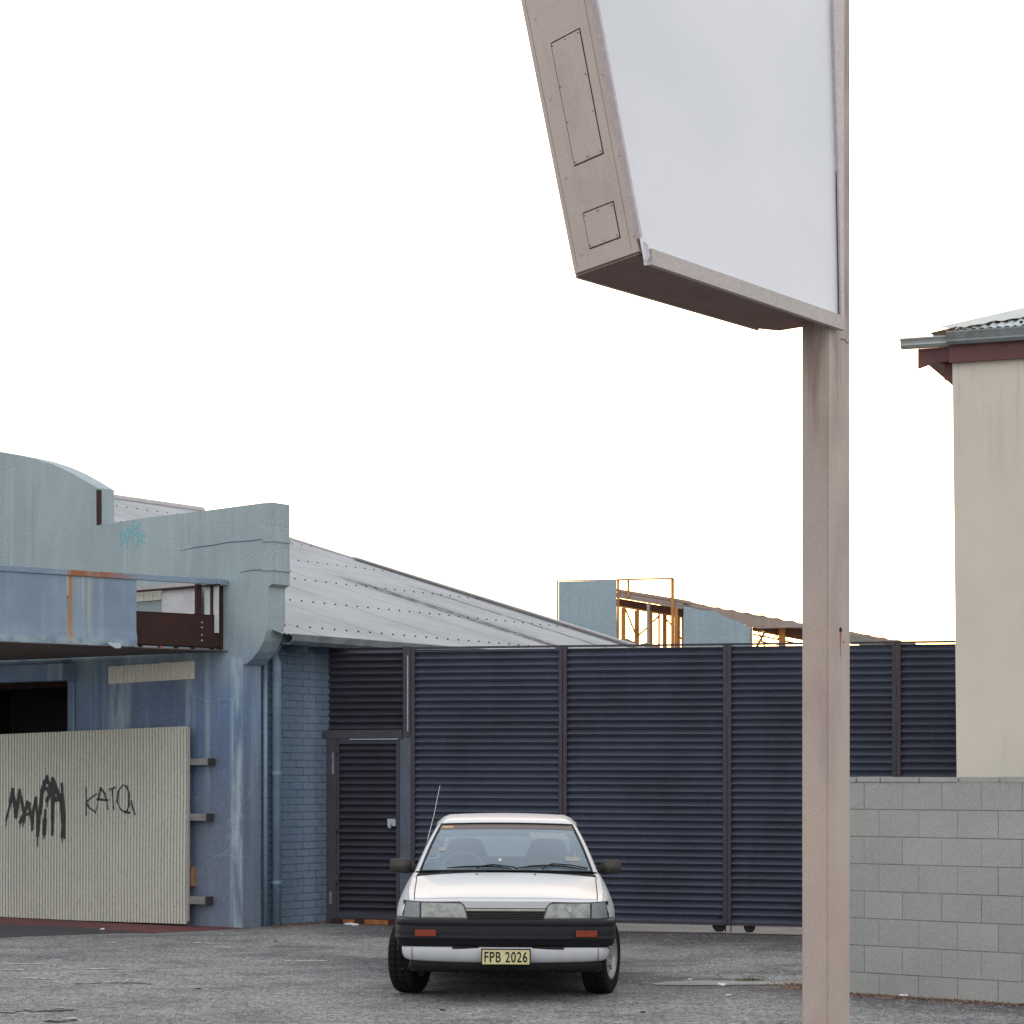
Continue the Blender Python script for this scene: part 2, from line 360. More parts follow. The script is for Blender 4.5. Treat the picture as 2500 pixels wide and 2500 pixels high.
def m_sign(name, c, c2):
    s = NT(name)
    k = s.mix(s.ramp(s.noise(1.1, detail=5), .35, .65), c, c2)
    k = s.mix(s.ramp(s.noise(5, (1, 1, .08), 3), .55, .8, 0, .35), k, (.42, .30, .27))
    k = s.mix(s.ramp(s.noise(3, (1, 1, .5), 4, off=(3, 1, 2)), .55, .75, 0, .3), k, (.25, .22, .26))
    g = s.noise(70, detail=2); k = s.mix(s.ramp(g, .3, .7, 0, .16), k, (.15, .12, .12))
    s.col(k); s.bump(g, .12, .003); return s.done(.55, 0, .35)
M['sign_paint'] = m_sign('sign_paint', (.58, .475, .425), (.50, .415, .385))
def m_pole():
    s = NT('pole_paint')
    k = s.mix(s.ramp(s.noise(1.1, detail=5), .35, .65), (.455, .37, .315), (.40, .33, .295))
    x = s.axis(0); z = s.axis(2)
    k = s.mix(s.ramp(s.noise(2.4, (1, 1, .35), 5, off=(1, 5, 2)), .5, .72, 0, .55), k, (.27, .215, .235))
    k = s.mix(s.ramp(s.noise(1.5, (1, 1, .3), 5, off=(7, 5, 2)), .5, .75, 0, .5), k, (.44, .26, .20))
    # rust wash creeping down from under the sign
    b = s.math('MULTIPLY', s.ramp(z, 3.3, 4.5, 0, .75), s.ramp(s.noise(9, (1, 1, .1), 4), .4, .65)); k = s.mix(b, k, (.16, .085, .06))
    g = s.noise(70, detail=2); k = s.mix(s.ramp(g, .3, .7, 0, .18), k, (.15, .12, .12))
    s.col(k); s.bump(g, .12, .003); return s.done(.55, 0, .35)
M['pole'] = m_pole()
def m_face():
    s = NT('sign_face')
    k = s.mix(s.ramp(s.noise(.5, (1, 1, 1.2), 3, dist=.5), .35, .65), (.70, .70, .745), (.64, .65, .665))
    g = s.noise(90, detail=2); k = s.mix(s.ramp(g, .3, .7, 0, .06), k, (.3, .3, .3))
    s.col(k); s.bump(s.noise(1.2), .12, .02); return s.done(.35, 0, .4)
M['sign_face'] = m_face()
M['sign_under'] = worn('sign_underside', (.24, .15, .135), (.17, .105, .095), 2.5, .7, .75)
M['gap_dark'] = worn('gap_dark', (.02, .015, .02), None, 9, .3, .9)
M['trim'] = worn('trim_taupe', (.44, .39, .37), (.38, .34, .32), 3, .5, .5)
M['trim_right'] = worn('trim_mauve', (.52, .45, .46), (.46, .39, .41), 3, .5, .5)
M['far_panel'] = worn('far_panel_paint', (.30, .38, .43), (.24, .32, .37), .9, .7, .6, streak=.4)
M['far_timber'] = worn('far_timber', (.52, .235, .065), (.34, .13, .04), 3, .7, .8)  # backlit glow painted into the timber as extra orange
M['far_fascia'] = worn('far_fascia', (.36, .29, .26), (.26, .18, .15), 2.0, .8, .8, streak=.3)
M['far_dark'] = worn('far_dark_timber', (.15, .06, .04), (.08, .035, .03), 3, .7, .8)
M['leaf'] = worn('dry_leaf', (.28, .15, .07), (.12, .06, .035), 20, .9, .9)
M['weed'] = worn('weed_green', (.10, .12, .045), (.06, .07, .03), 15, .8, .8)
M['paper'] = worn('white_paper', (.75, .78, .80), (.6, .62, .62), 8, .4, .8)

# ================================================================ SETTING
def plane_struct(name, pts, z, mat, n=1):
    vs_ = [(x, y, z) for x, y in pts]
    o = mesh_obj(name, vs_, [tuple(range(len(vs_)))], mat); o['kind'] = 'structure'; return o
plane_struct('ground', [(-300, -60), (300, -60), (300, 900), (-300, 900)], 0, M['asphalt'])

# ================================================================ FRAMES OF THE PLACE
FA = Frame(0, 200.5, 600, 217.3, xo=594)       # rendered facade on the left; origin at its right corner
FE = Frame(800, 210, 2335, 230.7, xo=800)      # corrugated fence
FW = Frame(2077, 310, 2500, 326.5, xo=2000)    # block wall
FB = Frame(2330, 260, 2500, 262.8, xo=2325)    # cream building

# ================================================================ WORKSHOP (left building)
wk = thing('workshop_building', 'long blue rendered workshop with curved parapet and corrugated iron roof on the left', 'building', FA.O, FA.rz)
def fa(x, y, w=0):
    u, v = FA.hit(x, y, w); return (u, v)
arch = [(-420, 1135), (-300, 1104), (-200, 1089), (-100, 1086), (0, 1103), (45, 1111), (90, 1121), (130, 1134), (170, 1152), (205, 1172), (235, 1190)]
outl = [(594, 2290), (165, 2290), (165, 1660), (-420, 1648)] + arch + [(235.5, 1283), (330, 1268), (380, 1261), (490, 1248), (640, 1228), (665, 1226),
        (665, 1425), (654, 1433), (654, 1500), (651, 1535), (643, 1565), (630, 1590), (616, 1608), (603, 1620), (594, 1623)]
poly = []
for x, y in outl:
    u, v = fa(x, y); poly.append((u, max(0, v) if y < 2285 else -.1))
bm = bmesh.new(); prism(bm, poly, lambda p: (p[0], 0, p[1]), lambda p: (p[0], .30, p[1]))
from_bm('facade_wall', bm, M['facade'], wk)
# pilaster strip at the corner, narrow raised margins and the scroll edge
def strip(name, x0, y0, x1, y1, w0, w1, mat, parent=wk, label=None):
    a = fa(x0, y0, w0); b = fa(x1, y1, w0)
    return boxo(name, mat, parent, min(a[0], b[0]), max(a[0], b[0]), w0, w1, min(a[1], b[1]), max(a[1], b[1]), label=label)
# cracks cut along the coping: thin recessed-looking lips
for pts in ([(440, 1345), (480, 1337), (520, 1330), (560, 1325), (600, 1321), (640, 1317), (664, 1316)], [(585, 1398), (610, 1394), (640, 1391), (664, 1389)]):
    bm = bmesh.new()
    q = [fa(x, y+random.uniform(-2, 2), -.004) for x, y in pts]
    add_tube(bm, [(u, -.001, v) for u, v in q], [.002]+[.006]*(len(q)-2)+[.01], 5)
    from_bm('crack', bm, M['mortar'], wk)
# raised moulding up the wing edge where coping bands step
for y0, y1 in ((1316, 1322), (1388, 1393)):
    a = fa(641, y0); b = fa(665, y1)
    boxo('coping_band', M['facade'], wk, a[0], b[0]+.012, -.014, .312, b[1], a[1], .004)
# end post of the tall parapet: weathered gap
a = fa(236, 1196); b = fa(241, 1280)
boxo('joint_strip', M['rust_steel'], wk, a[0]+.002, b[0]+.0, -.004, .05, b[1], a[1])
# dark entrance behind the sheet
uL = fa(-420, 1700)[0]; uR = fa(165, 1700)[0]; vT = fa(165, 1660)[1]
bm = bmesh.new()
add_box(bm, uL, uR+.3, 3.2, 3.25, 0, vT+.3); add_box(bm, uR+.02, uR+.07, .30, 3.2, 0, vT+.3); add_box(bm, uL, uR+.02, .302, 3.2, vT+.25, vT+.3)
add_box(bm, uL-.05, uL, .30, 3.2, 0, vT+.3)
from_bm('entrance_recess', bm, M['interior'], wk)
baro('ceiling_joist', M['rust_steel'], wk, (uL, 1.0, vT-.02), (uR, 1.0, vT+.05), .08, .12)
baro('ceiling_joist', M['rust_orange'], wk, (uR-.75, .9, vT-.05), (uR-.55, 1.6, vT-.22), .05, .09, label='rusty bracket end')
# lintel box over the entrance
a = fa(-420, 1637, -.22); b = fa(152, 1661, -.22)
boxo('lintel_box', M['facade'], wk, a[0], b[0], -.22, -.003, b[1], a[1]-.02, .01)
a2 = fa(150, 1622, -.10); b2 = fa(166, 1661, -.10)
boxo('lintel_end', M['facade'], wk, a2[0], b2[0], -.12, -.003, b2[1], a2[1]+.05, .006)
boxo('wall_margin', M['pipe'], wk, b2[0]+.002, b2[0]+.02, -.022, -.002, .02, a2[1]+.02)
# beige boards under the canopy and a second row above it
def boards(x0, x1, yt0, yt1, yb0, yb1, n, w=-.02):
    for i in range(n):
        t0, t1 = i/n, (i+.93)/n
        q = []
        for t in (t0, t1):
            x = x0+(x1-x0)*t
            q.append((fa(x, yt0+(yt1-yt0)*t + random.uniform(-1, 1), w), fa(x, yb0+(yb1-yb0)*t, w)))
        ww = w - random.uniform(0, .006)
        vs_ = [(q[0][1][0], ww, q[0][1][1]), (q[1][1][0], ww, q[1][1][1]), (q[1][0][0], ww, q[1][0][1]), (q[0][0][0], ww, q[0][0][1])]
        vs_ += [(a_, -.001, c_) for a_, b_, c_ in vs_]
        mesh_obj('board', vs_, [(0,1,2,3),(4,7,6,5),(0,4,5,1),(1,5,6,2),(2,6,7,3),(3,7,4,0)], M['beige'], wk)
boards(265, 473, 1628, 1613, 1670, 1657, 22)
boards(300, 394, 1445, 1440, 1472, 1464, 9)
# side wall: mortar core and painted bricks
WX = -.02                                     # side wall face, local X
L_side = 9.4
boxo('mortar_core', M['mortar'], wk, WX-.25, WX-.0055, .31, L_side, -.1, 3.22)
brick_me = {}
def brick_mesh(L, H, D, k):
    key = (round(L, 3), k)
    if key in brick_me: return brick_me[key]
    bm = bmesh.new(); add_box(bm, -D, 0, 0, L, 0, H)
    for v in bm.verts: v.co += Vector((random.uniform(-.003, .003), random.uniform(-.002, .002), random.uniform(-.002, .002)))
    bmesh.ops.bevel(bm, geom=[e for e in bm.edges if all(v.co.x > -.02 for v in e.verts)], offset=.004, segments=1, affect='EDGES')
    bmesh.ops.recalc_face_normals(bm, faces=bm.faces)
    me = bpy.data.meshes.new('brick'); bm.to_mesh(me); bm.free(); me.materials.append(M['brick_paint'])
    brick_me[key] = me; return me
pitch = .086
for r in range(37):
    y = .315; first = True; hdr = (r % 6 == 5)
    while y < 1.95:
        L = .112 if hdr else .233
        if first: L = .054 + (.11 if r % 2 else 0) if not hdr else .08; first = False
        me = brick_mesh(L, .077, .05, random.randrange(3))
        o = bpy.data.objects.new('brick', me); C.objects.link(o); o.parent = wk
        o.location = (WX+random.uniform(-.003, .002), y, .004+r*pitch); y += L+.005
        if 3 <= r <= 11 and .7 < y < 1.2 and random.random() < .55: o.active_material and None
# the stretch of side wall behind the fence
boxo('side_wall_rear', M['brick_paint'], wk, WX-.05, WX-.002, 1.97, L_side, 0, 3.22)
# air vent brick
uv = bmesh.new()
for i in range(4):
    add_box(uv, WX-.004, WX+.012, .80+i*.045, .808+i*.045, 2.97, 3.12)
for i in range(4):
    add_box(uv, WX-.004, WX+.009, .80, .943, 2.97+i*.047, 2.978+i*.047)
from_bm('air_vent', uv, M['pipe'], wk)
# downpipe and a thin pipe added for its shadow line
tubeo('downpipe', M['pipe'], wk, [(WX+.09, .50, .0), (WX+.09, .50, 3.0), (WX+.09, .44, 3.12), (WX+.2, .40, 3.22)], .052, 14)
tubeo('shadow_line_pipe', M['pipe'], wk, [(WX+.045, .352, .0), (WX+.045, .352, 3.2)], .024, 10)
for z in (.5, 1.75, 2.75):
    bm = bmesh.new(); add_tube(bm, [(WX+.09, .50, z-.02), (WX+.09, .50, z+.02)], .057, 14); add_box(bm, WX-.003, WX+.08, .49, .51, z-.014, z+.014)
    from_bm('pipe_bracket', bm, M['pipe'], wk)
# roof: eave line at local X=.40, rising to the left
EX, EZ, TA, RU, RT = .40, 3.31, .302, 9.29, 9.2
def roofpt(u, y, off=0):
    k = 1/math.sqrt(1+TA*TA)
    return (EX-u + off*TA*k, y, EZ+u*TA + off*k)
def sheet_mesh(L0, L1):
    vs_, pts = [], []
    n = 10*6; wd = .762
    for i in range(n+1):
        t = i/n*wd; pts.append((t, .0065*math.cos(2*math.pi*t/.0762)))
    rows = [L0 + (L1-L0)*j/6 for j in range(7)]
    for u in rows:
        for t, h in pts: vs_.append(roofpt(u, t, h+.012))
    fs = grid_faces(7, n+1)
    me = bpy.data.meshes.new('roof_sheet'); me.from_pydata(vs_, [], fs); me.update()
    for p in me.polygons: p.use_smooth = True
    me.materials.append(M['roof_zinc']); return me
# each run is two sheets long, every sheet its own piece
ys = .10; k = 0
while ys < RT-.05:
    for L0, L1 in ((-.05, 4.7), (4.65, RU)):
        me = sheet_mesh(L0, L1)
        for v in me.vertices: v.co.y += ys; v.co.z += (.003 if L0 > 1 else 0) + .0012*(k % 2)
        o = bpy.data.objects.new('roof_sheet', me); C.objects.link(o); o.parent = wk
    ys += .762; k += 1
ROOF_END = ys
bm = bmesh.new()
for j in range(6):
    u = .35 + j*1.62
    y = .2
    while y < ROOF_END-.05:
        p = Vector(roofpt(u, y, .026)); s_ = .0075
        add_box(bm, p.x-s_, p.x+s_, p.y-s_, p.y+s_, p.z-.01, p.z+.008); y += .2286
from_bm('roof_screws', bm, M['gap_dark'], wk, kind='stuff')
# verge flashing with a lifted end, ridge cap
bm = bmesh.new(); add_bar(bm, roofpt(0, ROOF_END+.02, .02), roofpt(RU, ROOF_END+.02, .02), .12, .05); from_bm('verge_flashing', bm, M['flash'], wk)
bm = bmesh.new(); add_bar(bm, roofpt(.3, ROOF_END-.05, .07), roofpt(6.0, ROOF_END-.05, .06), .10, .02); from_bm('verge_flashing', bm, M['flash'], wk)
bm = bmesh.new(); add_tube(bm, [roofpt(RU, .15, .02), roofpt(RU, ROOF_END+.05, .02)], .07, 8); from_bm('ridge_cap', bm, M['flash'], wk)
# far slope, soffit and closing gable so that the roof has its body
bm = bmesh.new(); a = Vector(roofpt(RU, .1)); 
vs_ = [a+Vector((0, 0, 0)), a+Vector((0, ROOF_END, 0)), Vector((a.x-6, ROOF_END, a.z-1.8)), Vector((a.x-6, .1, a.z-1.8))]
f = bm.faces.new([bm.verts.new(v) for v in vs_]); from_bm('roof_far_slope', bm, M['roof_zinc_b'], wk)
bm = bmesh.new(); g = [(WX-.26, 3.3), (EX-RU, EZ+RU*TA-.08), (EX-RU, 0), (WX-.26, 0)]
prism(bm, g, lambda p: (p[0], ROOF_END-.3, p[1]), lambda p: (p[0], ROOF_END-.1, p[1])); from_bm('gable_wall', bm, M['brick_paint'], wk)
boxo('eave_soffit', M['rust_steel'], wk, WX-.3, EX-.1, .31, RT, 3.26, 3.28)
# gutter: open channel with rolled lip
prof = [(EX-.10, 3.30), (EX-.10, 3.20), (EX+.01, 3.195), (EX+.055, 3.235), (EX+.065, 3.31), (EX+.055, 3.315), (EX+.045, 3.24), (EX, 3.21), (EX-.09, 3.215), (EX-.09, 3.30)]
bm = bmesh.new(); prism(bm, prof, lambda p: (p[0], .312, p[1]), lambda p: (p[0], RT, p[1])); from_bm('gutter', bm, M['gutter_dark'], wk)
for y in (.75, 1.35, 1.95, 2.55, 3.15):
    boxo('rafter_tail', M['brick_paint'] if y < 1.5 else M['rust_steel'], wk, WX+.0, EX-.12, y, y+.05, 3.14, 3.255)

# ---- ribbed metal sheet leaning on the facade
SW = -.16
sheet = thing('metal_sheet', 'tall cream ribbed metal hoarding with black graffiti fixed over the blue facade', 'hoarding', FA.wpt(fa(455, 2250, SW)[0], SW, 0), FA.rz)
su1 = 0.0; su0 = fa(-260, 2250, SW)[0]-fa(455, 2250, SW)[0]
u_of = fa(455, 2250, SW)[0]
def ribh(u):
    t = (u/.0475) % 1.0
    return 0 if t < .60 else (-.020 if .68 < t < .92 else (-.020*(t-.60)/.08 if t <= .68 else -.020*(1-(t-.92)/.08)))
cols = []
u = su0
brk = [0, .60, .68, .92]
k0 = int(math.floor(su0/.0475))
for k in range(k0, 0):
    for b in brk:
        cols.append((k+b)*.0475)
cols.append(0.0)
pv = []
for (xa, ya) in ((-260, 1804), (460, 1773)): pv.append(fa(xa, ya, SW)[1])
pb = []
for (xa, ya) in ((-260, 2232), (455, 2256)): pb.append(fa(xa, ya, SW)[1])
vs_ = []
for row in range(9):
    t = row/8
    for c in cols:
        f_ = (c-su0)/(0-su0)
        zt = pv[0]+(pv[1]-pv[0])*f_; zb = max(.012, pb[0]+(pb[1]-pb[0])*f_)
        z = zb+(zt-zb)*t
        vs_.append((c + .012*t*f_, -ribh(c+1e-6) + .012*noise.noise(Vector((c*1.1, z*.9, 2))), z))
mesh_obj('ribbed_panel', vs_, grid_faces(9, len(cols)), M['sheet'], sheet)
baro('edge_angle', M['trim'], sheet, (.006, .02, .06), (.016, .02, pv[1]-.01), .012, .04)
for y0, y1, x1 in ((1852, 1868, 508), (1987, 2003, 504), (2190, 2206, 502)):
    a = fa(x1, y0, SW+.04); b = fa(440, y1, SW+.04)
    bb = boxo('batten', M['stub'], sheet, -.35, a[0]-u_of, .035, .135, b[1], a[1], .004)
    boxo('batten_cap', M['stub_end'], bb, a[0]-u_of+.001, a[0]-u_of+.02, .03, .14, b[1]-.004, a[1]+.004)
a = fa(467, 2117, -.08); b = fa(455, 2164, -.08)
boxo('wood_block', M['orange_timber'], sheet, b[0]-u_of, a[0]-u_of, .08, .16, b[1], a[1], .003)
bm = bmesh.new()
for z in (.22, 1.16):
    for c in range(k0, 0, 4):
        if random.random() < .35: continue
        u = (c+.3)*.0475; add_box(bm, u-.004, u+.004, -.004, .004, z, z+.008)
from_bm('sheet_screws', bm, M['gap_dark'], sheet, kind='stuff')

# graffiti: strokes laid on the ribs as a skin of paint cells
def raster(strokes, cell, surf, name, mat, parent, drip=0, seed=1, label=None):
    rnd = random.Random(seed); segs = []
    for st, wd in strokes:
        for q_, (a, b) in enumerate(zip(st[:-1], st[1:])): segs.append((a, b, wd, rnd.uniform(.65, 1.2)*(.72 if q_ in (0, len(st)-2) and len(st) > 3 else 1)))
        if drip and rnd.random() < .7: e = st[-1] if st[-1][1] < st[0][1] else st[0]; segs.append((e, (e[0], e[1]-rnd.uniform(.04, .13)), wd*.38, .8))
    cells = {}
    for (a, b, wd, m) in segs:
        ax, ay, bx, by = *a, *b
        L = math.hypot(bx-ax, by-ay) or 1e-6; hw = wd*m/2
        x0, x1 = min(ax, bx)-hw, max(ax, bx)+hw; y0, y1 = min(ay, by)-hw, max(ay, by)+hw
        for i in range(int(x0/cell)-1, int(x1/cell)+2):
            for j in range(int(y0/cell)-1, int(y1/cell)+2):
                x, y = (i+.5)*cell, (j+.5)*cell
                t = max(0, min(1, ((x-ax)*(bx-ax)+(y-ay)*(by-ay))/(L*L)))
                d = math.hypot(x-ax-t*(bx-ax), y-ay-t*(by-ay)) + rnd.uniform(-.12, .12)*hw
                if d < hw: cells[(i, j)] = 1
    vid, vs_, fs = {}, [], []
    def V(i, j):
        if (i, j) not in vid:
            vid[(i, j)] = len(vs_); vs_.append(surf(i*cell, j*cell))
        return vid[(i, j)]
    for (i, j) in cells: fs.append((V(i, j), V(i+1, j), V(i+1, j+1), V(i, j+1)))
    return mesh_obj(name, vs_, fs, mat, parent, label=label)
def gp(zx, zy):           # survey of the enlarged photo, sheet coordinates
    u, v = fa(zx/2.273, 1650+zy/2.273, SW); return (u-u_of, v)
def ssurf(x, z):
    # sits proud of the ribs
    return (x, -ribh(x)*.15 + .012*noise.noise(Vector((x*1.1, z*.9, 2))) - .004, z)
mania = [[(35, 800), (60, 700), (70, 632), (80, 700), (88, 780), (100, 690), (108, 635), (122, 700), (132, 770)],
         [(112, 812), (135, 760), (150, 720), (160, 712), (170, 780)], [(128, 830), (150, 700), (165, 750), (178, 850)], [(140, 770), (165, 765)],
         [(178, 852), (185, 750), (200, 680), (208, 800), (208, 885)], [(208, 885), (222, 760), (235, 640), (250, 590), (262, 562), (272, 600)],
         [(245, 875), (250, 800), (253, 745)], [(250, 620), (285, 640), (262, 700)], [(262, 690), (300, 600)],
         [(290, 880), (292, 800), (296, 690), (300, 590), (318, 640), (345, 700), (352, 820), (345, 890)], [(295, 690), (330, 680), (345, 665)],
         [(270, 640), (290, 600), (296, 575)], [(346, 600), (352, 700), (357, 800), (358, 900)]]
strk = [([gp(*p) for p in st], .060 if i not in (2, 3, 7) else .036) for i, st in enumerate(mania)]
raster(strk, .006, ssurf, 'graffiti_tag', M['spray'], sheet, drip=1, seed=3, label='thick black spray scrawl')
kato = [[(478, 620), (480, 700), (478, 770)], [(535, 655), (485, 695), (478, 705), (500, 735), (530, 755)], [(530, 765), (545, 690), (558, 622), (582, 655), (600, 740)], [(540, 685), (598, 690)],
        [(605, 632), (640, 618)], [(622, 625), (625, 680), (630, 738)], [(680, 605), (655, 640), (650, 700), (672, 745), (700, 758), (716, 720), (714, 650), (700, 612), (680, 605)],
        [(690, 755), (718, 760)], [(728, 690), (735, 730), (748, 768)]]
raster([([gp(*p) for p in st], .024) for st in kato], .005, ssurf, 'graffiti_tag', M['spray'], sheet, seed=5, label='thin black letters KATO')
def fp(zx, zy):           # facade, from the enlargement of the parapet
    return fa(zx/2.576, 1050+zy/2.576)
teal = [[(765, 640), (752, 690), (765, 712), (785, 690), (782, 640), (765, 640)], [(800, 600), (800, 735)], [(825, 610), (805, 660), (830, 705)], [(820, 640), (850, 620), (875, 580), (868, 640), (850, 650)],
        [(850, 660), (870, 690), (850, 735)], [(870, 650), (905, 655), (880, 695), (912, 712)], [(835, 660), (915, 668)]]
raster([([fp(*p) for p in st], .022) for st in teal], .007, lambda x, z: (x, -.003, z), 'graffiti_tag', M['spray_teal'], wk, seed=8, label='faded teal spray tag')

# ================================================================ CANOPY
FC = Frame(0, 232, 553, 216.2, xo=0)
cn = thing('canopy', 'blue sheet metal canopy projecting over the entrance, its right end stripped to rusty beams', 'canopy', FC.O, FC.rz)
def fc(x, y, w=0): return FC.hit(x, y, w)
def cpan(name, x0, x1, yt, yb, w0, w1, mat, label=None, parent=cn, bev=.003):
    z1, z0 = fc(x0, yt, w0)[1], fc(x0, yb, w0)[1]
    return boxo(name, mat, parent, fc(x0, yt, w0)[0], fc(x1, yt, w0)[0], w0, w1, z0, z1, bev, label)
ZB, ZT = 3.13, 3.865
uJ, uE, uEnd = fc(165, 1500)[0], fc(333, 1500)[0], fc(553, 1500)[0]
def dented(u0, u1, seed):
    vs_ = []; nu, nz = 24, 14
    for i in range(nu+1):
        for j in range(nz+1):
            u = u0+(u1-u0)*i/nu; z = ZB+.0+(ZT-ZB)*j/nz
            zz = z
            if j == 0: zz += .012*noise.noise(Vector((u*5, seed, 0)))
            d = .010*noise.noise(Vector((u*2.2, z*2.5, seed)))
            if j in (1, 2): d -= .014 + .012*noise.noise(Vector((u*6, 3, seed)))
            vs_.append((u, d, zz))
    return vs_, grid_faces(nu+1, nz+1, flip=True)
for u0, u1, sd_ in ((-2.4, uJ-.006, 1), (uJ+.006, uE, 2)):
    v_, f_ = dented(u0, u1, sd_); mesh_obj('fascia_panel', v_, f_, M['canopy'], cn, True)
boxo('top_cap', M['canopy'], cn, -2.4, uJ-.004, -.02, .05, ZT+.004, ZT+.062, .003)
boxo('top_cap', M['canopy'], cn, uJ+.0, uEnd, -.022, .05, ZT+.001, ZT+.062, .003, label='rust stained capping')
# bent flap hanging at the torn corner
a = fc(255, 1567, -.01); b = fc(290, 1583, -.01)
mesh_obj('bent_flap', [(a[0], -.01, a[1]), (b[0]+.02, -.03, a[1]-.01), (b[0], -.05, b[1]), (b[0]-.06, -.04, b[1]-.002)], [(0, 1, 2, 3)], M['canopy'], cn)
baro('torn_bracket', M['rust_steel'], cn, (uE-.17, .01, ZB+.05), (uE-.02, .03, ZB+.0), .03, .03)
# channel beam and posts exposed on the right
zc1 = fc(400, 1495, .05)[1]; zc0 = fc(400, 1577, .05)[1]
bm = bmesh.new(); add_box(bm, uE-.3, uEnd-.06, .05, .062, zc0, zc1); add_box(bm, uE-.3, uEnd-.06, .05, .11, zc1-.012, zc1); add_box(bm, uE-.3, uEnd-.06, .05, .11, zc0, zc0+.012)
from_bm('channel_beam', bm, M['rust_steel'], cn)
ub = fc(493, 1550, .04)[0]
for z in (.30, .245, .16, .10):
    bm = bmesh.new(); add_tube(bm, [(ub, .049, zc0+z-.02), (ub, .036, zc0+z-.02)], .011, 8); from_bm('bolt', bm, M['steel_plate'], cn)
for x in (488, 523, 543):
    u = fc(x, 1500, .05)[0]
    boxo('post', M['rust_steel'], cn, u-.035 if x == 488 else u-.02, u+.035 if x == 488 else u+.02, .065, .105, zc0 if x > 530 else zc1-.1, ZT)
for x in (345, 393, 432, 473, 520):
    u = fc(x, 1575, .05)[0]; boxo('soffit_cleat', M['rust_orange'] if x in (393,) else M['rust_steel'], cn, u-.012, u+.012, .04, .10, zc0-.035, zc0-.001)
# rounded end sheet
pts = []
for k in range(9):
    a_ = k/8*math.pi/2; pts.append((uEnd-.10+.10*math.sin(a_), .06+.0+.10*(1-math.cos(a_))))
vs_ = [(x, y, z) for z in (ZB-.02, zc1-.02) for x, y in pts]
mesh_obj('end_sheet', vs_, grid_faces(2, 9), M['soffit'], cn, True)
tubeo('end_strut', M['rust_steel'], cn, [(uEnd, .15, ZB), (uEnd-.02, .16, ZT-.02)], .012, 6)
# rear upstand in front of the facade, seen through the gap (its frame follows the facade)
rear = []
def cl(P): d = P-FC.O; return Vector((d.dot(FC.X), d.dot(FC.Y), P.z))
def rearbox(name, x0, x1, yt0, yt1, yb0, yb1, w, th, mat, label=None):
    q = []
    for (x, y) in ((x0, yb0), (x1, yb1), (x1, yt1), (x0, yt0)):
        u, v = fa(x, y, w); q.append((u, v))
    vs_ = [cl(FA.wpt(u, w, v)) for u, v in q]+[cl(FA.wpt(u, w+th, v)) for u, v in q]
    return mesh_obj(name, vs_, [(0,1,2,3),(7,6,5,4),(0,4,5,1),(1,5,6,2),(2,6,7,3),(3,7,4,0)], mat, cn, label=label)
rearbox('rear_panel', 395, 490, 1439, 1430, 1545, 1545, -.12, .02, M['white_inner'], 'pale rear panel')
rearbox('rear_panel', 499, 532, 1429, 1427, 1545, 1545, -.13, .02, M['white_inner'], 'pale rear panel')
rearbox('rear_rail', -200, 535, 1470, 1416, 1486, 1425, -.14, .02, M['flash'])
rearbox('rear_rail', -200, 530, 1485, 1425, 1490, 1429, -.18, .05, M['rust_steel'])
# soffit boards
A0 = Vector((-2.4, .0, 0)); nb = 9
for i in range(nb):
    t0, t1 = i/nb, (i+.94)/nb
    vs_ = []
    for side, (xx) in ((0, None), (1, None)):
        pass
    fl, fr = Vector((-2.4, .01, 0)), Vector((uEnd-.02, .02, 0))
    rl = cl(FA.wpt(fa(-260, 1640, -.01)[0], -.005, 0)); rr = cl(FA.wpt(fa(556, 1592, -.01)[0], -.005, 0))
    def lp(t, e): 
        a_, b_ = (fl, rl) if e == 0 else (fr, rr); return a_+(b_-a_)*t
    p = [lp(t0, 0), lp(t0, 1), lp(t1, 1), lp(t1, 0)]
    zz = ZB-.012-random.uniform(0, .006)
    vs_ = [(q.x, q.y, zz) for q in p]+[(q.x, q.y, zz+.012) for q in p]
    mesh_obj('soffit_board', vs_, [(3,2,1,0),(4,5,6,7),(0,1,5,4),(1,2,6,5),(2,3,7,6),(3,0,4,7)], M['soffit'], cn)

# red painted apron and darker patch at the facade foot
def gpt(x, y):
    s_ = (y-HY)/CAMH; return ((x-CX)/s_, FP/s_)
o = plane_struct('painted_apron', [gpt(-250, 2226), gpt(0, 2236), gpt(455, 2254), gpt(640, 2262), gpt(600, 2266), gpt(500, 2272), gpt(365, 2279), gpt(300, 2273), gpt(150, 2262), gpt(0, 2258), gpt(-250, 2250)], .004, M['red_ground'])
M['tar'] = worn('tar_patch', (.045, .04, .048), (.07, .065, .07), 3, .7, .85, bump=.5)
plane_struct('tar_patch', [gpt(-250, 2250), gpt(0, 2258), gpt(150, 2262), gpt(300, 2273), gpt(350, 2277), gpt(200, 2281), gpt(0, 2289), gpt(-250, 2292)], .004, M['tar'])

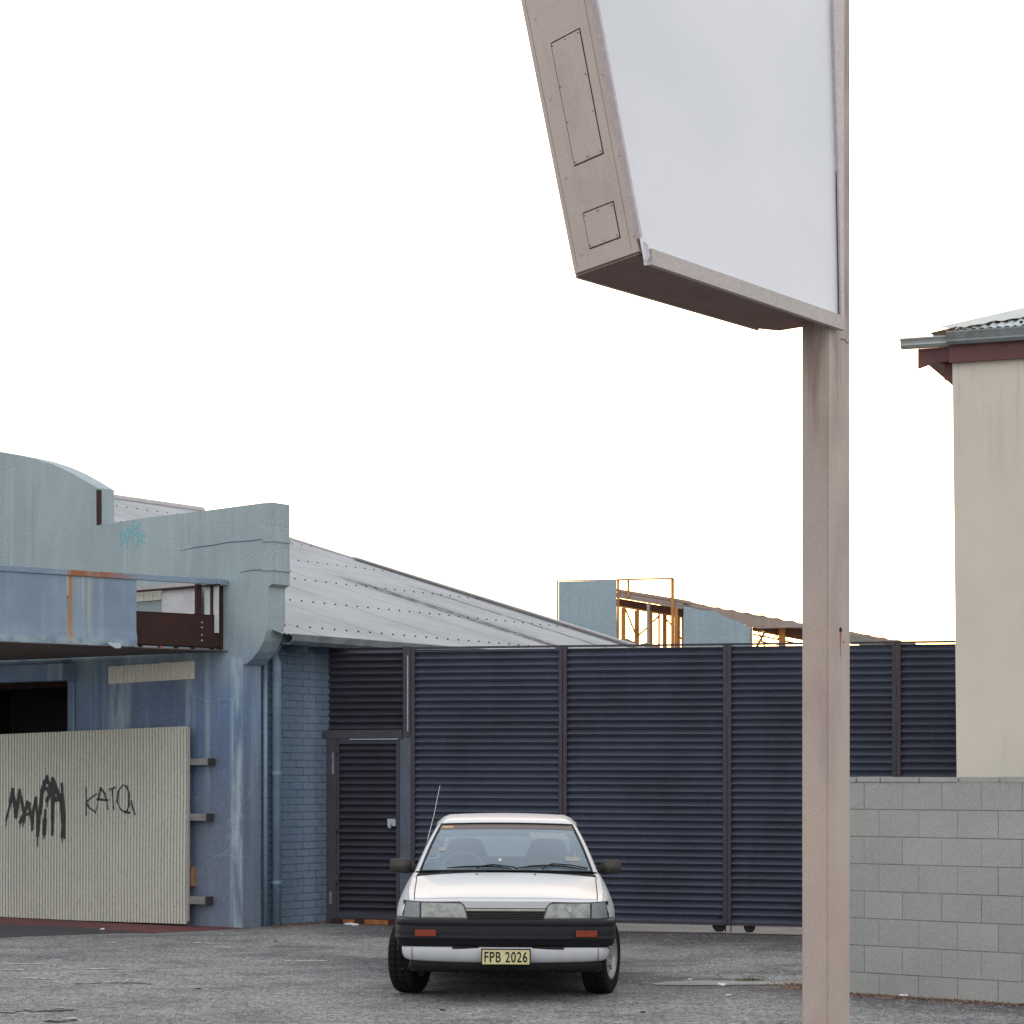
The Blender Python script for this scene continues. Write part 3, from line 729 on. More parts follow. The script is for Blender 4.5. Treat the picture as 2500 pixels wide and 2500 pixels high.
# ================================================================ FENCE
def fe(x, y, w=0): return FE.hit(x, y, w)
corr_cache = {}
def corr_panel(name, u0, u1, z0, z1a, z1b, mat, parent, w=0, pitch=.0795, amp=.027, label=None, zref=0, wav=.007):
    nu = max(3, int((u1-u0)/.35)); zs = [z0]; k = math.floor((z0-zref)/pitch)
    brk = ((0, -1), (.03, -.94), (.42, .94), (.46, 1), (.50, .94), (.96, -.94))
    H = max(z1a, z1b); hts = []
    while zref+k*pitch < H:
        for f_, d in brk:
            z = zref+(k+f_)*pitch
            if z0 < z < H-.004: hts.append((z, d))
        k += 1
    hts = [(z0, -.2)]+hts+[(H, -.2)]; n = len(hts)-1; vs_ = []
    for z_, d in hts:
        for i in range(nu+1):
            f_ = i/nu; zt = z1a+(z1b-z1a)*f_; z = z0+(zt-z0)*(z_-z0)/(H-z0); u = u0+(u1-u0)*f_
            vs_.append((u, w - amp*d + wav*noise.noise(Vector((u*1.3, z*1.1, 5))), z))
    return mesh_obj(name, vs_, grid_faces(n+1, nu+1), mat, parent, False, label)
def ztop(u): return 3.20 - .0075*u
G = 'panels of the blue corrugated fence'
bay = thing('door_bay', 'dark steel door in a corrugated bay beside the painted brick wall', 'fence', FE.O, FE.rz)
U = lambda x: fe(x, 1900)[0]
zD = fe(900, 1805)[1]; zL = fe(900, 1799)[1]
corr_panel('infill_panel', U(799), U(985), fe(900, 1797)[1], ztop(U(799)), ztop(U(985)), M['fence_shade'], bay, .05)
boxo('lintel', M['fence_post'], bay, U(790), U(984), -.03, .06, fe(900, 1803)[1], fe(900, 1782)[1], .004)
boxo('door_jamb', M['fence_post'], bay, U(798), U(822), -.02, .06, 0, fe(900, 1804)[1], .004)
bp = bmesh.new(); add_box(bp, U(812), U(817.5), -.024, -.019, fe(0, 1890)[1]-.0, fe(0, 1840)[1]); add_box(bp, U(806), U(812), -.024, -.019, fe(800, 2206)[1], fe(800, 2176)[1])
from_bm('worn_patch', bp, M['bare_patch'], bay)
boxo('post', M['post_blue'], bay, U(977), U(1004), -.012, .08, 0, fe(990, 1800)[1], .004)
boxo('post', M['fence_post'], bay, U(985), U(1004), -.02, .08, fe(990, 1800)[1]+.001, ztop(U(995))+.01, .003)
boxo('edge_strip', M['steel_plate'], bay, U(996), U(998.5), -.026, -.02, fe(990, 1785)[1], ztop(U(995))-.1)
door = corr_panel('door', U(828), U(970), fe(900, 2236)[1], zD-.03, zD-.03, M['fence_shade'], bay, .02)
bm = bmesh.new(); z0 = fe(900, 2243)[1]
add_box(bm, U(822.5), U(829), -.012, .04, z0, zD); add_box(bm, U(968), U(976.5), -.012, .04, z0, zD); add_box(bm, U(829), U(968), -.010, .038, zD-.05, zD); add_box(bm, U(829), U(968), -.010, .038, z0, z0+.05)
from_bm('door_frame', bm, M['fence_shade'], door)
boxo('reveal_strip', M['steel_plate'], bay, U(855), U(974), -.031, -.02, zD-.004, zD+.006)
bm = bmesh.new(); a = fe(947, 1999); b = fe(967, 2017); add_box(bm, a[0], b[0], -.022, -.005, b[1], a[1], None, .004); add_box(bm, a[0]+.02, a[0]+.05, -.045, -.02, b[1]-.02, b[1]+.035)
from_bm('door_handle', bm, M['steel_plate'], door)
boxo('threshold', M['rust_steel'], bay, U(812), U(1000), -.05, .1, 0, z0-.003)
bm = bmesh.new(); add_box(bm, U(842), U(870), -.06, -.051, .004, z0-.01); add_box(bm, U(895), U(952), -.062, -.051, .004, z0-.006); from_bm('rust_plate', bm, M['rust_orange'], bay)
for z in (2.0, 1.1, .5):
    tubeo('hinge', M['fence_post'], bay, [(U(824), -.022, z-.05), (U(824), -.022, z+.05)], .012, 8)

def leaf(u0, u1, mids, z0a, z0b, label, endpost=(True, True), wheel=None, legs=None):
    t = thing('fence_panel', label, 'fence', FE.wpt(u0, 0, 0), FE.rz, G)
    edges = [u0]+mids+[u1]; pw = .048
    for i, (a, b) in enumerate(zip(edges[:-1], edges[1:])):
        corr_panel('corrugated_sheet', a+pw-u0-.004, b-pw-u0+.004, (z0a+z0b)/2+.03, ztop(a)-.035, ztop(b)-.035, M['fence'], t, .012)
    for i, e in enumerate(edges):
        if (i == 0 and not endpost[0]) or (i == len(edges)-1 and not endpost[1]): continue
        lo = -pw if 0 < i < len(edges)-1 else (0.002 if i == 0 else -pw+.002); hi = pw if 0 < i < len(edges)-1 else (pw-.002 if i == 0 else -.002)
        if 0 < i < len(edges)-1:
            boxo('post', M['fence_post'], t, e-u0-pw, e-u0-.003, -.022, .045, z0a, ztop(e), .003)
            boxo('post', M['fence_post'], t, e-u0+.003, e-u0+pw, -.020, .045, z0a, ztop(e), .003)
        else: boxo('post', M['fence_post'], t, e-u0+lo, e-u0+hi, -.022, .045, z0a, ztop(e), .003)
    baro('top_rail', M['fence_post'], t, (0, .01, ztop(u0)-.012), (u1-u0, .01, ztop(u1)-.012), .05, .022)
    baro('bottom_rail', M['fence_post'], t, (0, .012, (z0a+z0b)/2+.012), (u1-u0, .012, (z0a+z0b)/2+.012), .05, .04)
    return t
zb = fe(1600, 2256)[1]
zb = max(.085, zb)
l1 = leaf(U(1005), U(1776), [U(1375)], zb, zb, 'wide blue corrugated gate leaf behind the white car', (True, True))
l2 = leaf(U(1776.3), U(2189), [], zb, zb, 'blue corrugated gate leaf passing behind the sign pole')
l3 = leaf(U(2189.3), U(2520), [], .05, .05, 'blue corrugated fence panel running in behind the cream building')
for t, ul, xs, r, zc in ((l1, U(1005), 1754, .078, .078), (l2, U(1776.3), 1828, .062, .062)):
    uc = U(xs)-ul; dd = .02
    bm = bmesh.new()
    prof = [(.0, .02), (.8, .02), (.92, .018), (1, .010), (1, -.010), (.92, -.018), (.8, -.02), (0, -.02)]
    n = 24; rings = []
    for k in range(n):
        a_ = 2*math.pi*k/n; rings.append([bm.verts.new((uc+math.cos(a_)*p*r, .038+q, zc+math.sin(a_)*p*r)) for p, q in prof])
    for k in range(n):
        for i in range(len(prof)-1): bm.faces.new([rings[k][i], rings[k][i+1], rings[(k+1) % n][i+1], rings[(k+1) % n][i]])
    bmesh.ops.remove_doubles(bm, verts=bm.verts, dist=1e-5)
    wh = from_bm('wheel', bm, M['rubber'], t, True)
    boxo('wheel_fork', M['fence_post'], wh, uc-.02, uc+.02, .062, .068, zc-.01, zb+.08)
for t, ul, x in ((l1, U(1005), 1772), (l2, U(1776.3), 1785)):
    tubeo('drop_bolt', M['fence_post'], t, [(U(x)-ul, -.012, .005), (U(x)-ul, -.012, .35)], .007, 6)
tubeo('chain', M['rust_steel'], l1, [(U(1378)-U(1005)+.06+.006*math.sin(k*2.1), -.03, fe(1378, 1955+k*4)[1]) for k in range(10)], .005, 5)
# pale concrete sill under the gate
plane_struct('concrete_sill', [gpt(1300, 2246), gpt(2330, 2282), gpt(2330, 2300), gpt(1960, 2284), gpt(1760, 2279), gpt(1500, 2275), gpt(1300, 2272)], .006, M['concrete'])
plane_struct('kerb_line', [gpt(1590, 2402), gpt(1640, 2397), gpt(1700, 2395), gpt(1980, 2397), gpt(2040, 2398), gpt(2040, 2404), gpt(1900, 2405), gpt(1690, 2407), gpt(1600, 2406)], .006, M['concrete'])

# ================================================================ BLOCK WALL
bw = thing('block_wall', 'waist high wall of unpainted grey concrete blocks at the right', 'wall', FW.O, FW.rz)
def fw(x, y, w=0): return FW.hit(x, y, w)
wend = 3.6
boxo('mortar_core', M['block_mortar'], bw, .0, wend, .004, .185, -.1, 1.655)
joint_a = [2050, 2146, 2243, 2338, 2437]; joint_b = [2013, 2110, 2203, 2299, 2396, 2495]
CH = .2135
blk = {}
for r in range(8):
    ztop_ = 1.655-r*CH; zbot = ztop_-CH+.008
    js = [fw(x, 2000)[0] for x in (joint_a if r % 2 else joint_b)]
    us = [0.0]+[j for j in js if j > .06]
    while us[-1] < wend: us.append(us[-1]+.405)
    for a, b in zip(us[:-1], us[1:]):
        if b-a < .05: continue
        bm = bmesh.new(); gj = random.choice((.0008, .001, .002, .0035)); add_box(bm, a+gj, min(b, wend)-gj, random.uniform(-.002, .001), .19, max(zbot, -.1), ztop_)
        bmesh.ops.bevel(bm, geom=bm.edges[:], offset=.0015, segments=1, affect='EDGES')
        from_bm('block', bm, random.choice((M['block'], M['block_b'])), bw)
u = 0
capj = [fw(x, 1900)[0] for x in (2092, 2150, 2245, 2341, 2442)]
us = [0.0]+capj
while us[-1] < wend: us.append(us[-1]+.41)
for a, b in zip(us[:-1], us[1:]):
    bm = bmesh.new(); add_box(bm, a+.002, min(b, wend)-.002, -.008+random.uniform(-.003, .002), .20, 1.6575, 1.700+random.uniform(-.002, .003))
    bmesh.ops.bevel(bm, geom=bm.edges[:], offset=.006, segments=2, affect='EDGES'); from_bm('cap_block', bm, M['block_b'], bw)

# ================================================================ CREAM BUILDING
cb = thing('cream_building', 'tall plain cream rendered building with maroon eaves behind the block wall', 'building', FB.O, FB.rz)
def fb(x, y, w=0): return FB.hit(x, y, w)
zt = fb(2325, 880)[1]
bm = bmesh.new(); pts = [(0.06, -.1), (.0, zt), (4.5, zt), (4.5, -.1)]
prism(bm, pts, lambda p: (p[0], 0, p[1]), lambda p: (p[0], 6, p[1])); from_bm('rendered_wall', bm, M['cream'], cb)
z1 = fb(2400, 845)[1]
boxo('fascia_board', M['maroon'], cb, -.02, 4.6, -.06, -.025, zt-.03, zt+.17)
boxo('soffit', M['maroon'], cb, -.02, 4.6, -.024, .1, zt+.001, zt+.02)
# ogee gutter profile (y outwards, z)
def gut(name, u0, u1, y0, zb_, mat, parent, axis='x', h=.115):
    og = [(0, 0), (-.055, 0), (-.085, .025), (-.085, .04), (-.095, .06), (-.115, h-.012), (-.115, h), (-.107, h), (-.09, .06), (-.075, .03), (-.05, .008), (-.008, .008), (-.008, h), (0, h)]
    bm = bmesh.new()
    prism(bm, og, lambda p: (u0, y0+p[0], zb_+p[1]), lambda p: (u1, y0+p[0], zb_+p[1])); return from_bm(name, bm, mat, parent)
gut('gutter', -.03, 4.6, -.062, zt+.13, M['gutter_worn'], cb)
a = fb(2208, 855, .10); b = fb(2322, 828, .10)
gut('gutter', a[0], -.032, -.005, a[1]-.015, M['gutter'], cb, h=b[1]-a[1]+.015)
boxo('rust_cap', M['rust_orange'], cb, -.05, -.005, -.18, -.10, zt+.246, zt+.262)
# boxed eave beneath the return: raking maroon boards
q = [fb(2241, 852), fb(2325, 846), fb(2325, 882), fb(2286, 884), fb(2241, 900)]
bm = bmesh.new(); prism(bm, q, lambda p: (p[0], -.0, p[1]), lambda p: (p[0], .03, p[1])); from_bm('eave_board', bm, M['maroon'], cb)
q = [fb(2290, 882, .1), fb(2325, 878, .1), fb(2325, 916, .1), fb(2305, 928, .1), fb(2306, 893, .1)]
bm = bmesh.new(); prism(bm, q, lambda p: (p[0], .10, p[1]), lambda p: (p[0], .14, p[1])); from_bm('eave_board', bm, M['maroon'], cb)
bm = bmesh.new(); add_box(bm, fb(2241, 861)[0], -.003, .035, 5.5, zt+.06, zt+.08); from_bm('side_soffit', bm, M['maroon'], cb)
# hipped roof: front plane, corrugated, and the left plane
ga = fb(2208, 829)[0]
rz0 = zt+.245; hip = .36
def front_roof(u, d): return (u, -.16+d, rz0+.01+d*hip)
hs = fb(2278, 829)[0]                      # where the hip starts
def dhip(u): return max(u-hs, 0)*1.15
def dlap(u): return max(0, (u-.12)*.62) + (.03*math.sin(2*math.pi*u/.30) if u > .2 else 0)
vs_ = []; nu = 200
for i in range(nu+1):
    u = hs+.22+(4.4-hs)*i/nu
    for j in range(5):
        d = dhip(u)*j/4; h_ = .010*math.cos(2*math.pi*u/.0762); p = front_roof(u, min(d, 3)); vs_.append((p[0], p[1], p[2]+h_))
mesh_obj('roof_front', vs_, grid_faces(nu+1, 5, flip=True), M['roof_zinc_b'], cb, True)
vs_ = [(hs, -.16, rz0), (hs+2.6, 2.83, rz0+3*hip), (hs+2.6, 4.0, rz0+3*hip), (hs, 5.8, rz0)]
mesh_obj('roof_side', vs_, [(0, 1, 2, 3)], M['roof_zinc_b'], cb)
bm = bmesh.new(); n = 80; rows = [[], [], []]
for i in range(n+1):
    u = hs+(2.5)*i/n
    for k_, d in enumerate((dhip(u)+.02, max(dlap(u), 0)+(dhip(u)-dlap(u))*.5 if u > .12 else dhip(u)*.5, dlap(u))):
        p = front_roof(u, max(d, 0)); rows[k_].append(bm.verts.new((p[0], p[1], p[2]+.024-(.006*math.cos(2*math.pi*u/.1524) if k_ == 2 else 0))))
for k_ in (0, 1):
    for i in range(n): bm.faces.new([rows[k_][i], rows[k_][i+1], rows[k_+1][i+1], rows[k_+1][i]])
from_bm('hip_flashing', bm, M['gutter'], cb, True)
bm = bmesh.new()
for u in [.35+i*.1524*2 for i in range(8)]:
    p = front_roof(u, .06); add_box(bm, u-.014, u+.014, p[1]-.014, p[1]+.014, p[2]+.01, p[2]+.03)
from_bm('roof_screws', bm, M['gap_dark'], cb, kind='stuff')

# ================================================================ DERELICT ROOF FRAME BEYOND THE FENCE
FD = Frame(1362, 150, 1640, 151.9, xo=1362)
df = thing('derelict_shed', 'half stripped shed front beyond the fence, blue panels and bare orange framing against the sky', 'building', FD.O, FD.rz)
def fd(x, y, w=0): return FD.hit(x, y, w)
def dpoly(name, pts, w0, w1, mat, label=None):
    q = [fd(x, y, w0) for x, y in pts]
    bm = bmesh.new(); prism(bm, q, lambda p: (p[0], w0, p[1]), lambda p: (p[0], w1, p[1])); return from_bm(name, bm, mat, df, label=label)
def dbar(name, a, b, w0, wd, mat, dp=None):
    p, q = fd(*a, w0), fd(*b, w0); return baro(name, mat, df, (p[0], w0, p[1]), (q[0], w0, q[1]), wd/150, (dp or wd)/150)
dpoly('cladding_panel', [(1364, 1700), (1364, 1420), (1504, 1417), (1506, 1700)], 0, .04, M['far_panel'])
jag = [(1669, 1700), (1669, 1478), (1680, 1482), (1700, 1487), (1722, 1490), (1745, 1492), (1760, 1500), (1775, 1508), (1790, 1512), (1805, 1517), (1815, 1524), (1828, 1530), (1831, 1533), (1831, 1700)]
dpoly('cladding_panel', jag, 0, .03, M['far_panel'])
dbar('corner_trim', (1361, 1419), (1361, 1620), .02, 4, M['flash'])
dbar('top_trim', (1360, 1418), (1507, 1415.5), .02, 3, M['flash'])
dbar('top_trim', (1505, 1415.5), (1643, 1412), .03, 4, M['far_timber'])
for x, y0, y1, wd in ((1509, 1415, 1620, 5), (1534, 1417, 1458, 5), (1642, 1412, 1620, 7), (1583, 1473, 1620, 7), (1651, 1485, 1620, 8), (1834, 1530, 1620, 5)):
    dbar('front_post', (x, y0), (x, y1), .06, wd, M['far_timber'] if x != 1583 and x != 1834 else M['far_fascia'])
# sloping fascia of the roof behind
for (xa, ya, xb, yb, th, w0, m) in ((1505, 1441, 1684, 1470, 7, .12, 'far_fascia'), (1505, 1450, 1668, 1477, 7, .10, 'far_fascia'), (1505, 1456, 1668, 1484, 5, .09, 'far_fascia')):
    dbar('fascia_board', (xa, ya), (xb, yb), w0, th, M[m])
dpoly('fascia_board', [(1668, 1470), (1684, 1468), (1740, 1482), (1800, 1494), (1850, 1505), (1960, 1522), (2090, 1544), (2180, 1563), (2180, 1568), (2090, 1551), (1960, 1531), (1850, 1534), (1825, 1528), (1780, 1510), (1745, 1492), (1700, 1484), (1670, 1478)], .16, .30, M['far_fascia'], 'torn weathered edge board')
dpoly('backing_board', [(1506, 1438), (1670, 1466), (1670, 1487), (1506, 1459)], .20, .24, M['far_fascia'])
dpoly('backing_board', [(1506, 1460), (1670, 1488), (1670, 1500), (1506, 1474)], .30, .34, M['far_dark'])
# roof body sloping down to the right
q0, q1 = fd(1505, 1438, .3), fd(2185, 1562, .3)
m_ = (q1[1]-q0[1])/(q1[0]-q0[0])
vs_ = []; ni = 60
for i in range(ni+1):
    u = q0[0]+(q1[0]+.3-q0[0])*i/ni
    for wv in (.3, 5.5): vs_.append((u, wv, q0[1]+m_*(u-q0[0])+.012*math.cos(i*2.1)-(.012 if wv > 1 else 0)))
rf = mesh_obj('roof_sheet', vs_, grid_faces(ni+1, 2, flip=True), M['roof_zinc_b'], df)
# hanging dark lining and rafters
dbar('rafter', (1505, 1470), (1668, 1498), .35, 11, M['far_dark'], 14)
dbar('rafter', (1505, 1476), (1830, 1533), 2.4, 8, M['far_timber'], 10)
dpoly('lining_board', [(1836, 1532), (1962, 1534), (1962, 1560), (1935, 1558), (1900, 1549), (1860, 1540), (1838, 1537)], .5, .56, M['far_dark'])
def studs(lst, w0, mat):
    for x, y0, y1, wd in lst: dbar('stud', (x, y0), (x, y1), w0, wd, mat, 8)
studs([(1522, 1484, 1600, 11), (1555, 1490, 1600, 11), (1589, 1494, 1600, 9), (1623, 1500, 1600, 10), (1609, 1497, 1600, 4), (1656, 1506, 1600, 9)], 2.6, M['far_timber'])
for a, b in (((1527, 1487), (1553, 1552)), ((1558, 1552), (1583, 1530)), ((1594, 1518), (1611, 1502)), ((1626, 1512), (1645, 1532)), ((1545, 1572), (1556, 1560)), ((1656, 1550), (1670, 1568))):
    dbar('brace', a, b, 2.5, 4, M['far_timber'])
for a, b, wd in (((1836, 1538), (1962, 1562), 4), ((1838, 1548), (1940, 1570), 4), ((1850, 1540), (1870, 1585), 3), ((1895, 1548), (1915, 1590), 3), ((1842, 1590), (1866, 1545), 5), ((1836, 1562), (1930, 1580), 3)):
    dbar('brace', a, b, 1.8, wd, M['far_timber'])
dpoly('broken_board', [(1508, 1566), (1516, 1560), (1532, 1559), (1560, 1573), (1581, 1568), (1610, 1577), (1610, 1600), (1508, 1600)], 1.0, 1.05, M['far_fascia'])
boxo('shed_base', M['far_panel'], df, fd(1364, 1600)[0], fd(2185, 1600)[0], .05, .10, 0, fd(1600, 1640)[1])
for wv in (.4, 5.2):
    for xx in (1380, 1660, 1900, 2160):
        u = fd(xx, 1500, 0)[0]; zt_ = q0[1]+m_*(u-q0[0])-.05 if xx > 1505 else 3.9
        boxo('shed_post', M['far_timber'], df, u-.05, u+.05, wv, wv+.1, 0, zt_)

# ================================================================ PYLON SIGN
C1 = at(2058, 805, 400); C0 = at(1575, 640, 460.4)
d_ = Vector((C1.x-C0.x, C1.y-C0.y, 0)); SL = d_.length; SX = d_.normalized(); SY = Vector((-SX.y, SX.x, 0))
SO = Vector((C1.x, C1.y, 0)); srz = math.atan2(SX.y, SX.x)
sg = thing('pylon_sign', 'tall blank white sign box on a dusty pink steel pole', 'sign', SO, srz)
SZ, TOPZ, SK, DEP = 4.43, 8.6, .379, .47
SKW, BZ = .455, 4.492          # the end plate is set askew; the body stops above the retainer
def xl(z): return -SL - SK*(z-SZ)
# pole (rectangular hollow section)
px0, px1, py0, py1 = -.112, .190, .045, .226
bm = bmesh.new(); add_box(bm, px0, px1, py0, py1, -.05, 8.9)
bmesh.ops.bevel(bm, geom=[e for e in bm.edges if abs((e.verts[0].co-e.verts[1].co).z) > 1], offset=.012, segments=3, affect='EDGES')
from_bm('pole', bm, M['pole'], sg)
# box body
def sv_(x, y, z): return (x, y, z)
bm = bmesh.new(); DP = .62
fr = [(xl(BZ), BZ), (-.012, BZ), (-.012, TOPZ), (xl(TOPZ), TOPZ)]
prism(bm, fr, lambda p: (p[0]+.035*SKW, .035, p[1]), lambda p: (p[0]+DP*SKW if p[0] < -.1 else p[0]+.06, DP if p[0] < -.1 else DP-.12, p[1])); from_bm('sign_box', bm, M['sign_paint'], sg)
bm = bmesh.new(); x0_ = xl(BZ)+.012
q = [(x0_+.02, .045), (x0_+(DP-.01)*SKW, DP-.012), (-.10, DP-.09), (.03, DP-.16), (-.02, .045)]
prism(bm, q, lambda p: (p[0], p[1], BZ-.002), lambda p: (p[0], p[1], BZ-.014)); from_bm('underside_tray', bm, M['sign_under'], sg)
baro('underside_lip', M['trim'], sg, (x0_+(DP-.01)*SKW, DP-.006, BZ-.012), (-.10, DP-.085, BZ-.012), .014, .024)
# face sheet, slightly bowed
vs_ = []; nx, nz = 20, 24
for i in range(nx+1):
    for j in range(nz+1):
        z = SZ+.02+(TOPZ-SZ-.04)*j/nz; x0_, x1_ = xl(z)+.02, -.03
        x = x0_+(x1_-x0_)*i/nx; b_ = .010*math.sin(math.pi*i/nx)*math.sin(math.pi*j/nz)
        vs_.append((x, .018-b_, z))
mesh_obj('sign_face', vs_, grid_faces(nx+1, nz+1, flip=True), M['sign_face'], sg, True)
# retainers
bm = bmesh.new(); add_bar(bm, (xl(SZ)+.05, .004, SZ+.038), (.004, .004, SZ+.038), .034, .085); from_bm('bottom_retainer', bm, M['trim'], sg)
bm = bmesh.new(); n_ = 12
for (a_, b_) in (((xl(SZ+.12)+.0, .010, SZ+.12), (xl(TOPZ)+.0, .010, TOPZ)),): add_bar(bm, a_, b_, .034, .02)
from_bm('side_retainer', bm, M['trim_right'], sg)
mesh_obj('bent_corner', [(xl(SZ)+.0, .03, SZ+.13), (xl(SZ)+.028, .0, SZ+.10), (xl(SZ)+.07, .0, SZ-.004), (xl(SZ)+.045, .035, SZ-.004)], [(0, 1, 2, 3)], M['sign_face'], sg)
bm = bmesh.new(); prism(bm, [(-.032, SZ+.082), (.002, SZ+.082), (.002, TOPZ), (-.165, TOPZ), (-.135, SZ+1.9), (-.07, SZ+.95)], lambda p: (p[0], -.006, p[1]), lambda p: (p[0], .03, p[1])); from_bm('right_retainer', bm, M['trim_right'], sg)
boxo('right_return', M['trim'], sg, -.011, .004, .031, DEP-.1, BZ, TOPZ, .002)
bm = bmesh.new(); prism(bm, [(-.037, SZ+.09), (-.032, SZ+.09), (-.070, SZ+.95), (-.073, SZ+.95)], lambda p: (p[0], .008, p[1]), lambda p: (p[0], .012, p[1])); from_bm('face_gasket', bm, M['gap_dark'], sg)
# left side: access panels in the raking end plate. local end-plate axes: y across, t up along the rake
rk = Vector((-SK, 0, 1)).normalized(); ea = Vector((SKW, 1, 0)).normalized(); nrm = rk.cross(ea).normalized()
if nrm.x > 0: nrm = -nrm
def toW(v): return SX*v.x + SY*v.y + Vector((0, 0, v.z))
G2 = Matrix((ea, rk, nrm)).transposed().inverted()
def side_hit(x, y):
    r = ray(x, y); n_w = toW(nrm); P0 = SO + SX*xl(SZ) + Vector((0, 0, SZ)); O_ = Vector((0, 0, CAMH))
    p = O_+r*(n_w.dot(P0-O_)/n_w.dot(r)) - P0; q = G2 @ Vector((p.dot(SX), p.dot(SY), p.z)); return (q.x, q.y)
def sp(a, t, o): return Vector((xl(SZ), 0, SZ)) + ea*a + rk*t + nrm*o
for quad in ([(1346, 108), (1413, 72), (1474, 372), (1402, 403)], [(1424, 522), (1499, 493), (1515, 577), (1439, 606)]):
    c = [side_hit(*p) for p in quad]; cx_ = sum(p[0] for p in c)/4; cy_ = sum(p[1] for p in c)/4
    dB = -(c[1][1]+c[2][1]-c[0][1]-c[3][1])/4*(-1 if c[1][0] < c[0][0] else 1); a0, a1 = min(p[0] for p in c)+.008, max(p[0] for p in c)-.008; t0 = (c[2][1]+c[3][1])/2; t1 = (c[0][1]+c[1][1])/2
    sh = (ea.dot(rk))
    def q4(g, o): return [sp(a0-g, t0-g+dB, o), sp(a1+g, t0-g-dB, o), sp(a1+g, t1+g-dB, o), sp(a0-g, t1+g+dB, o)]
    bx = [(0,1,2,3),(7,6,5,4),(0,4,5,1),(1,5,6,2),(2,6,7,3),(3,7,4,0)]
    mesh_obj('panel_gap', q4(.007, .0015)+q4(.007, .0005), bx, M['gap_dark'], sg)
    pn = mesh_obj('access_panel', q4(0, .0032)+q4(0, .0016), bx, M['sign_paint'], sg)
    sp_pts = [(a0, t0), (a1, t0), (a0, t1), (a1, t1), ((a0+a1)/2, t0), ((a0+a1)/2, t1)]
    if t1-t0 > .4: sp_pts += [(a0, t0+(t1-t0)/3), (a0, t0+(t1-t0)*2/3), (a1, t0+(t1-t0)/3), (a1, t0+(t1-t0)*2/3)]
    for (a_, t_) in sp_pts:
        bm = bmesh.new(); aa = a_+(.012 if a_ < (a0+a1)/2 else -.012 if a_ > (a0+a1)/2 else 0); tt = t_+(.012 if t_ < (t0+t1)/2 else -.012)
        add_tube(bm, [sp(aa, tt, .007), sp(aa, tt, .009)], .0042, 6); from_bm('screw', bm, M['rust_orange'] if random.random() < .5 else M['gap_dark'], pn)
for a_ in (.06, .58):
    for k in range(9):
        bm = bmesh.new(); add_tube(bm, [sp(a_+random.uniform(-.01, .01), .15+k*.42, -.001), sp(a_, .15+k*.42, .003)], .005, 6); from_bm('rivet', bm, M['rust_orange'] if random.random() < .4 else M['trim'], sg)
for a_ in (.10, .64): 
    mesh_obj('seam', [sp(a_, .09, .001), sp(a_+.003, .09, .001), sp(a_+.003, 4.2, .001), sp(a_, 4.2, .001)], [(0, 1, 2, 3)], M['sign_under'], sg)
# pole details: bolt hole with rust run, weld line, lug
def polept(x, y):        # on the pole face that looks to the camera's right
    r = ray(x, y); P0 = SO+SY*py0; t = SY.dot(P0)/(SY.x*r.x+SY.y*r.y); p = Vector((r.x*t, t, CAMH+r.z*t)); return ((p-SO).dot(SX), p.z)
hx, hz = polept(2052, 1538)
bm = bmesh.new(); add_tube(bm, [(hx, py0+.002, hz), (hx, py0-.002, hz)], .017, 16); from_bm('bolt_hole', bm, M['gap_dark'], sg)
bm = bmesh.new(); vs2 = [(hx-.011, hz-.02), (hx+.011, hz-.02), (hx+.004, hz-.10), (hx+.001, hz-.17), (hx-.003, hz-.17), (hx-.006, hz-.10)]
bm.faces.new([bm.verts.new((a_, py0-.0012, b_)) for a_, b_ in vs2]); from_bm('rust_run', bm, M['rust_orange'], sg)
bm = bmesh.new(); add_tube(bm, [(hx+.04, py0, hz-.07), (hx+.04, py0-.003, hz-.07)], .007, 8); from_bm('rust_spot', bm, M['rust_orange'], sg)
boxo('weld_lug', M['pole'], sg, px1-.001, px1+.008, py0+.01, py0+.12, hz-.10, hz+.07, .003)
hx2, hz2 = polept(2040, 822)
tubeo('weld_seam', M['gap_dark'], sg, [(px0+.16+.03*k, py0-.001, hz2+.012*((k*7) % 3-1)*.5-.003*k) for k in range(5)], .0022, 5)
for x, y, s_ in ((1690, 703, .012), (1790, 738, .008)): pass

# ================================================================ CAR
def m_carpaint():
    s = NT('car_paint'); g = s.noise(3, detail=5)
    k = s.mix(s.ramp(g, .4, .7, 0, .35), (.50, .51, .535), (.44, .455, .475))
    lo = s.math('MULTIPLY', s.ramp(s.axis(2), .25, .6, .5, 0), s.ramp(s.noise(9, detail=5), .35, .65)); k = s.mix(lo, k, (.42, .41, .39))
    s.col(k); m = s.done(.30, 0, .35); s.b.inputs['Coat Weight'].default_value = .2; s.b.inputs['Coat Roughness'].default_value = .12
    s.bump(s.noise(2.2, detail=2), .04, .02); return m
M['car'] = m_carpaint()
M['bumper'] = worn('bumper_black', (.013, .013, .017), (.022, .020, .026), 4, .5, .5, bump=.1, spec=.18)
M['car_trim'] = worn('trim_black', (.008, .008, .010), None, 9, .3, .55, spec=.25)
M['mirror_shell'] = worn('mirror_shell', (.06, .048, .045), (.03, .026, .028), 8, .6, .5)
M['chrome'] = worn('dull_chrome', (.50, .50, .48), (.35, .35, .33), 8, .4, .25, metal=.8)
M['seat'] = worn('seat_cloth', (.10, .12, .15), (.08, .09, .12), 12, .5, .95)
M['dash'] = worn('dash_plastic', (.11, .12, .13), (.08, .09, .10), 10, .5, .7)
M['visor'] = worn('visor_vinyl', (.55, .52, .44), None, 10, .2, .7)
M['head_lining'] = worn('head_lining', (.30, .31, .31), None, 10, .2, .9)
M['amber'] = worn('amber_lens', (.26, .035, .012), (.14, .02, .01), 40, .7, .25, bump=.3)
